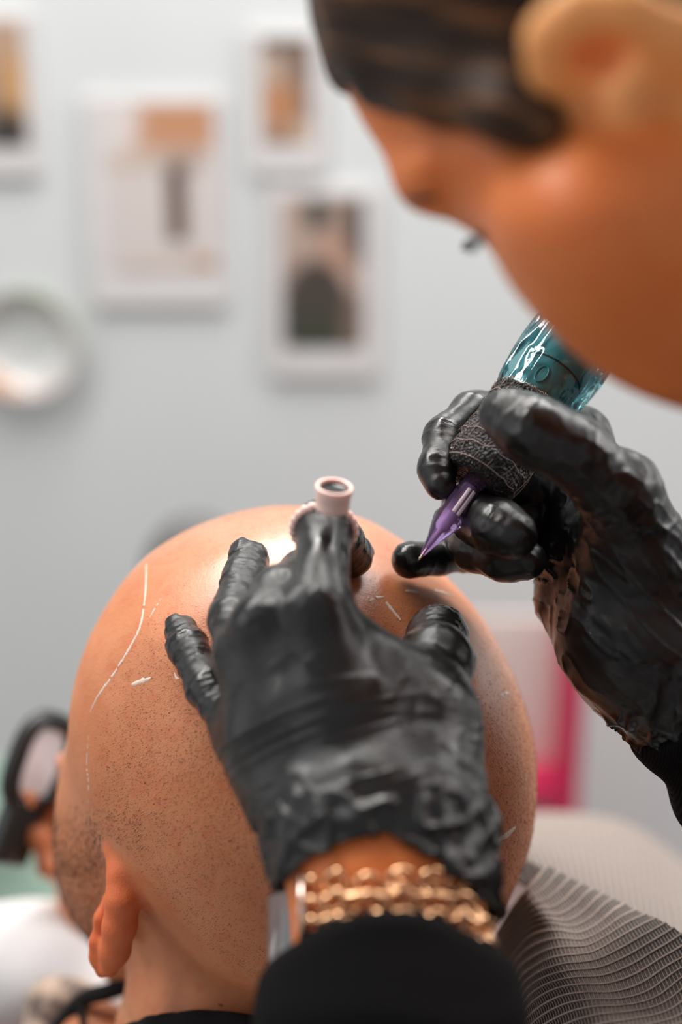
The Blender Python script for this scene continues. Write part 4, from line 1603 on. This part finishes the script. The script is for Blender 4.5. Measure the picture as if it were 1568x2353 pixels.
parts = []
for k in range(7):       # threads round the grip, slightly helical
    h0 = 0.0395 + k * 0.0052
    tl = -0.0022 + 0.0012 * (k % 3)
    n_ = 80
    pts_ = [on_grip(2 * math.pi * i / n_, np.clip(h0 + tl * math.sin(2 * math.pi * i / n_ + k) + 0.0004 * math.sin(i * 0.9 + k), 0.0388, 0.0733)) for i in range(n_)]
    parts.append(tube(pts_, 0.00016, 5, True))
for k in range(16):      # threads along the grip, slanted
    a0 = k * 2 * math.pi / 16
    sl = 0.5 if k % 2 else -0.25
    pts_ = [on_grip(a0 + sl * t + 0.05 * math.sin(9 * t + k), 0.0390 + 0.034 * t) for t in np.linspace(0, 1, 22)]
    parts.append(tube(pts_, 0.00011, 5))
for k in range(70):      # frayed threads at the upper rim
    a0 = random.uniform(0, 2 * math.pi)
    p0 = on_grip(a0, 0.0728)
    a1 = a0 + random.uniform(-0.15, 0.15)
    p1 = on_grip(a1, 0.0733, 0.0008) + pz * random.uniform(0.0002, 0.0012)
    p2 = on_grip(a1 + random.uniform(-.15, .15), 0.0733, random.uniform(-.001, 0.0014)) + pz * random.uniform(0.0002, 0.0016)
    parts.append(tube([p0, p1, p2], 0.00014, 4))
th_o = add('threads', *join(*parts), M['thread'], grip)
th_o['kind'] = 'stuff'

# body, seam, button and film
add('body', *lathe(PT, pz, [(0.0118, 0.070), (0.0122, 0.078), (0.0124, 0.0888), (0.0120, 0.0890), (0.0120, 0.0894), (0.0126, 0.0896), (0.0130, 0.12), (0.0128, 0.150), (0.0110, 0.156), (0.004, 0.157)], 64), M['teal'], machine)
add('seam', *lathe(PT, pz, [(0.0119, 0.0888), (0.0125, 0.0888), (0.0125, 0.0895), (0.0119, 0.0895)], 64), M['seam'], machine)
bdir = frontv * 0.93 - sidev * 0.30 * (1 if sidev @ RT > 0 else -1)
bdir /= np.linalg.norm(bdir)
bs = np.cross(pz, bdir)
for c_h, dv in ((0.0815, bdir), (0.0805, frontv * 0.55 + sidev * 0.83 * (1 if sidev @ RT > 0 else -1))):
    dv = dv / np.linalg.norm(dv)
    sv = np.cross(pz, dv)
    rr_ = 0.0122
    pts_ = []
    for i in range(32):
        a = 2 * math.pi * i / 32
        ang = math.cos(a) * 0.0020 / rr_
        pts_.append(PT + pz * (c_h + 0.0036 * math.sin(a)) + (dv * math.cos(ang) + sv * math.sin(ang)) * (rr_ + 0.0002))
    add('button_ring', *tube(pts_, 0.0004, 8, True), M['teal'], machine)

M['film'] = bpy.data.materials.new('plastic_film')
M['film'].use_nodes = True
nt = M['film'].node_tree
nt.nodes.remove(nt.nodes['Principled BSDF'])
out = nt.nodes['Material Output']
tr = nt.nodes.new('ShaderNodeBsdfTransparent')
tr.inputs[0].default_value = (0.60, 0.84, 0.86, 1)
gl = nt.nodes.new('ShaderNodeBsdfGlossy')
gl.inputs['Roughness'].default_value = 0.06
gl.inputs['Color'].default_value = (0.85, 0.95, 0.97, 1)
lw = nt.nodes.new('ShaderNodeFresnel')
lw.inputs['IOR'].default_value = 1.55
nz = nt.nodes.new('ShaderNodeTexNoise')
nz.inputs['Scale'].default_value = 160
tcn = nt.nodes.new('ShaderNodeTexCoord')
nt.links.new(tcn.outputs['Object'], nz.inputs['Vector'])
bmp = nt.nodes.new('ShaderNodeBump')
bmp.inputs['Strength'].default_value = 0.25
bmp.inputs['Distance'].default_value = 0.002
nt.links.new(nz.outputs['Fac'], bmp.inputs['Height'])
nt.links.new(bmp.outputs[0], gl.inputs['Normal'])
nt.links.new(bmp.outputs[0], lw.inputs['Normal'])
mx = nt.nodes.new('ShaderNodeMixShader')
nt.links.new(lw.outputs[0], mx.inputs[0])
nt.links.new(tr.outputs[0], mx.inputs[1])
nt.links.new(gl.outputs[0], mx.inputs[2])
nt.links.new(mx.outputs[0], out.inputs[0])
hs = np.linspace(0.0715, 0.150, 60)
Vf, Ff = [], []
NS = 72
base_r = np.interp(hs, [0.0715, 0.078, 0.088, 0.100, 0.12, 0.15], [0.0135, 0.0158, 0.0178, 0.0172, 0.0158, 0.0150])
for i, h_ in enumerate(hs):
    for k in range(NS):
        a = 2 * math.pi * k / NS
        Vf.append(PT + pz * h_ + (gx * math.cos(a) + gy * math.sin(a)) * base_r[i])
Vf = np.array(Vf)
aa_ = np.tile(np.arange(NS) * 2 * math.pi / NS, len(hs))
hh_ = np.repeat(hs, NS)
pleat = np.abs(vnoise(np.stack([np.cos(aa_) * 4.2 + hh_ * 30, np.sin(aa_) * 4.2 - hh_ * 22, hh_ * 28], 1), 90))
radv = np.cos(aa_)[:, None] * gx + np.sin(aa_)[:, None] * gy
Vf = Vf + radv * (pleat * 0.0034 - 0.0013)[:, None] * np.clip((hh_ - 0.0715) / 0.006, 0.1, 1)[:, None]
Ff = [(i * NS + k, i * NS + (k + 1) % NS, (i + 1) * NS + (k + 1) % NS, (i + 1) * NS + k) for i in range(len(hs) - 1) for k in range(NS)]
add('film', [v for v in Vf], Ff, M['film'], machine, smooth=True)

# ------------------------------------------------------------------ ink ring on the index finger
M['pink'] = mat('pink_plastic', (0.95, 0.64, 0.57), 0.35, 0.5, Subsurface_Weight=0.15, Subsurface_Scale=0.003)
NT(M['pink']).normal(NT(M['pink']).bump(NT(M['pink']).noise(700), 0.08, 0.0004))
M['ink'] = mat('black_ink', (0.005, 0.004, 0.003), 0.08, 0.25)
NT(M['ink']).normal(NT(M['ink']).bump(NT(M['ink']).noise(300), 0.15, 0.0004))
cup_c = W(764, 1162, .468)
cup_z = UP * 0.86 - FW * 0.46 + RT * 0.10
cup_z /= np.linalg.norm(cup_z)
inkring = thing('ink_ring', W(748, 1225, .484), 'pink plastic ring holding a small cup of black ink on the gloved index finger', 'ring')
cr = PXR(43, .468)
add('cup', *lathe(cup_c, cup_z, [(0.001, -0.0010), (cr * 0.92, -0.0010), (cr * 0.95, -0.0004), (cr * 0.93, 0.0004), (cr * 0.93, 0.0038), (cr * 0.965, 0.0043), (cr * 0.985, 0.0048), (cr * 0.965, 0.0053), (cr * 1.0, 0.0060), (cr * 1.02, 0.0068), (cr * 0.99, 0.0073), (cr * 0.84, 0.0073), (cr * 0.80, 0.0068), (cr * 0.80, 0.002), (0.001, 0.002)], 48), M['pink'], inkring)
add('ink', *lathe(cup_c, cup_z, [(0.001, 0.0025), (cr * 0.79, 0.0025), (cr * 0.79, 0.0062), (cr * 0.7, 0.0060), (0.001, 0.0060)], 48), M['ink'], inkring)
fz = LI[1][0] - LI[0][0]
fz = fz / np.linalg.norm(fz)
fx = RT - fz * (RT @ fz)
fx /= np.linalg.norm(fx)
fy = np.cross(fz, fx)
bc = LI[1][0] - fz * 0.001
br = LI[1][1] + 0.0010
pts_, rads_ = [], []
for i in range(96):
    a = 2 * math.pi * i / 96
    pts_.append(bc + (fx * math.cos(a) + fy * math.sin(a)) * br)
    rads_.append(0.0013 + 0.0006 * abs(math.sin(a * 12)))
add('band', *tube(pts_, rads_, 10, True), M['pink'], inkring)

# ------------------------------------------------------------------ wrist watch with chain strap
WD = L_WR + lz * 0.0255
watch = thing('wrist_watch', WD, 'rose-gold smart watch on a chunky chain strap round the wrist below the glove', 'watch')
M['rose'] = mat('rose_metal', (0.80, 0.62, 0.55), 0.22, 0.5, 1.0)
NT(M['rose']).normal(NT(M['rose']).bump(NT(M['rose']).noise(500), 0.05, 0.0003))
M['gold'] = mat('gold_links', (0.85, 0.50, 0.28), 0.16, 0.5, 1.0)
NT(M['gold']).normal(NT(M['gold']).bump(NT(M['gold']).noise(500), 0.05, 0.0003))
M['wglass'] = mat('watch_glass', (0.16, 0.16, 0.165), 0.12, 0.6)
NT(M['wglass']).rough(NT(M['wglass']).ramp(NT(M['wglass']).noise(40), [(0.3, 0.10), (0.7, 0.16)]))
ph = math.radians(22)
nrm = -le1 * math.cos(ph) + le2 * math.sin(ph)
tang = le2 * math.cos(ph) + le1 * math.sin(ph)
corner = W(704, 2085, .428)
cc_ = corner - nrm * 0.0052 - tang * 0.017
s_c = (cc_ - L_WR) @ lz
cc_ = cc_ + lz * (0.0300 - s_c)
add('case', *box(cc_, (tang, lz, nrm), (0.017, 0.0150, 0.0048), 0.0035, 4), M['rose'], watch)
add('bezel', *box(cc_ + nrm * 0.0050, (tang, lz, nrm), (0.0160, 0.0142, 0.0008), 0.0007, 2), M['black_plastic'], watch)
add('screen', *box(cc_ + nrm * 0.0058, (tang, lz, nrm), (0.0150, 0.0132, 0.0006), 0.0005, 2), M['wglass'], watch)
add('crown', *lathe(cc_ - lz * 0.0150 + tang * 0.006, -lz, [(0.0005, 0), (0.003, 0), (0.003, 0.0018), (0.0005, 0.002)], 20), M['rose'], watch)


def strap_point(a, s, lift=0.0):
    c = L_WR + lz * s
    rx, ry = 0.0298 + lift, 0.0238 + lift
    return c + le1 * rx * math.cos(a) + le2 * ry * math.sin(a)


a_start = math.radians(142)
lug = strap_point(a_start, 0.0255, 0.0016)
add('lug', *tube([strap_point(a_start, 0.0165, 0.0016), strap_point(a_start, 0.0345, 0.0016)], 0.0015, 12), M['rose'], watch)
# one link mesh shared by all
lv, lf = [], []
NL, NS_ = 16, 8
for i in range(NL):
    a = 2 * math.pi * i / NL
    c = np.array([math.cos(a) * 0.0036, math.sin(a) * 0.0024, 0])
    o_ = np.array([math.cos(a), math.sin(a), 0])
    for k in range(NS_):
        b = 2 * math.pi * k / NS_
        lv.append(c + o_ * math.cos(b) * 0.00105 + np.array([0, 0, 1]) * math.sin(b) * 0.00105)
for i in range(NL):
    for k in range(NS_):
        lf.append((i * NS_ + k, ((i + 1) % NL) * NS_ + k, ((i + 1) % NL) * NS_ + (k + 1) % NS_, i * NS_ + (k + 1) % NS_))
lme = mesh_np('link', lv, lf)
lme.materials.append(M['gold'])
NCOL = 30
for k in range(NCOL):
    a = a_start - math.radians(6) - k * math.radians(262) / NCOL
    for r in range(3):
        s = 0.0195 + r * 0.0060 + (0.003 if k % 2 else 0) + random.uniform(-.0006, .0006)
        lf_ = random.uniform(0.0008, 0.0020)
        p = strap_point(a, s, lf_)
        p2 = strap_point(a - 0.02, s, lf_)
        tx = (p2 - p) / np.linalg.norm(p2 - p)
        nz_ = np.cross(tx, lz)
        twist = (0.7 if k % 2 else -0.7) + random.uniform(-.4, .4)
        z2 = nz_ * math.cos(twist) + lz * math.sin(twist)
        x2 = tx * 0.8 + lz * 0.6 * (1 if k % 2 else -1)
        x2 -= z2 * (x2 @ z2)
        x2 /= np.linalg.norm(x2)
        y2 = np.cross(z2, x2)
        o_ = bpy.data.objects.new('link', lme)
        COL.objects.link(o_)
        o_.parent = watch
        m4 = Matrix(((x2[0], y2[0], z2[0], p[0] - WD[0]), (x2[1], y2[1], z2[1], p[1] - WD[1]), (x2[2], y2[2], z2[2], p[2] - WD[2]), (0, 0, 0, 1)))
        o_.matrix_basis = m4
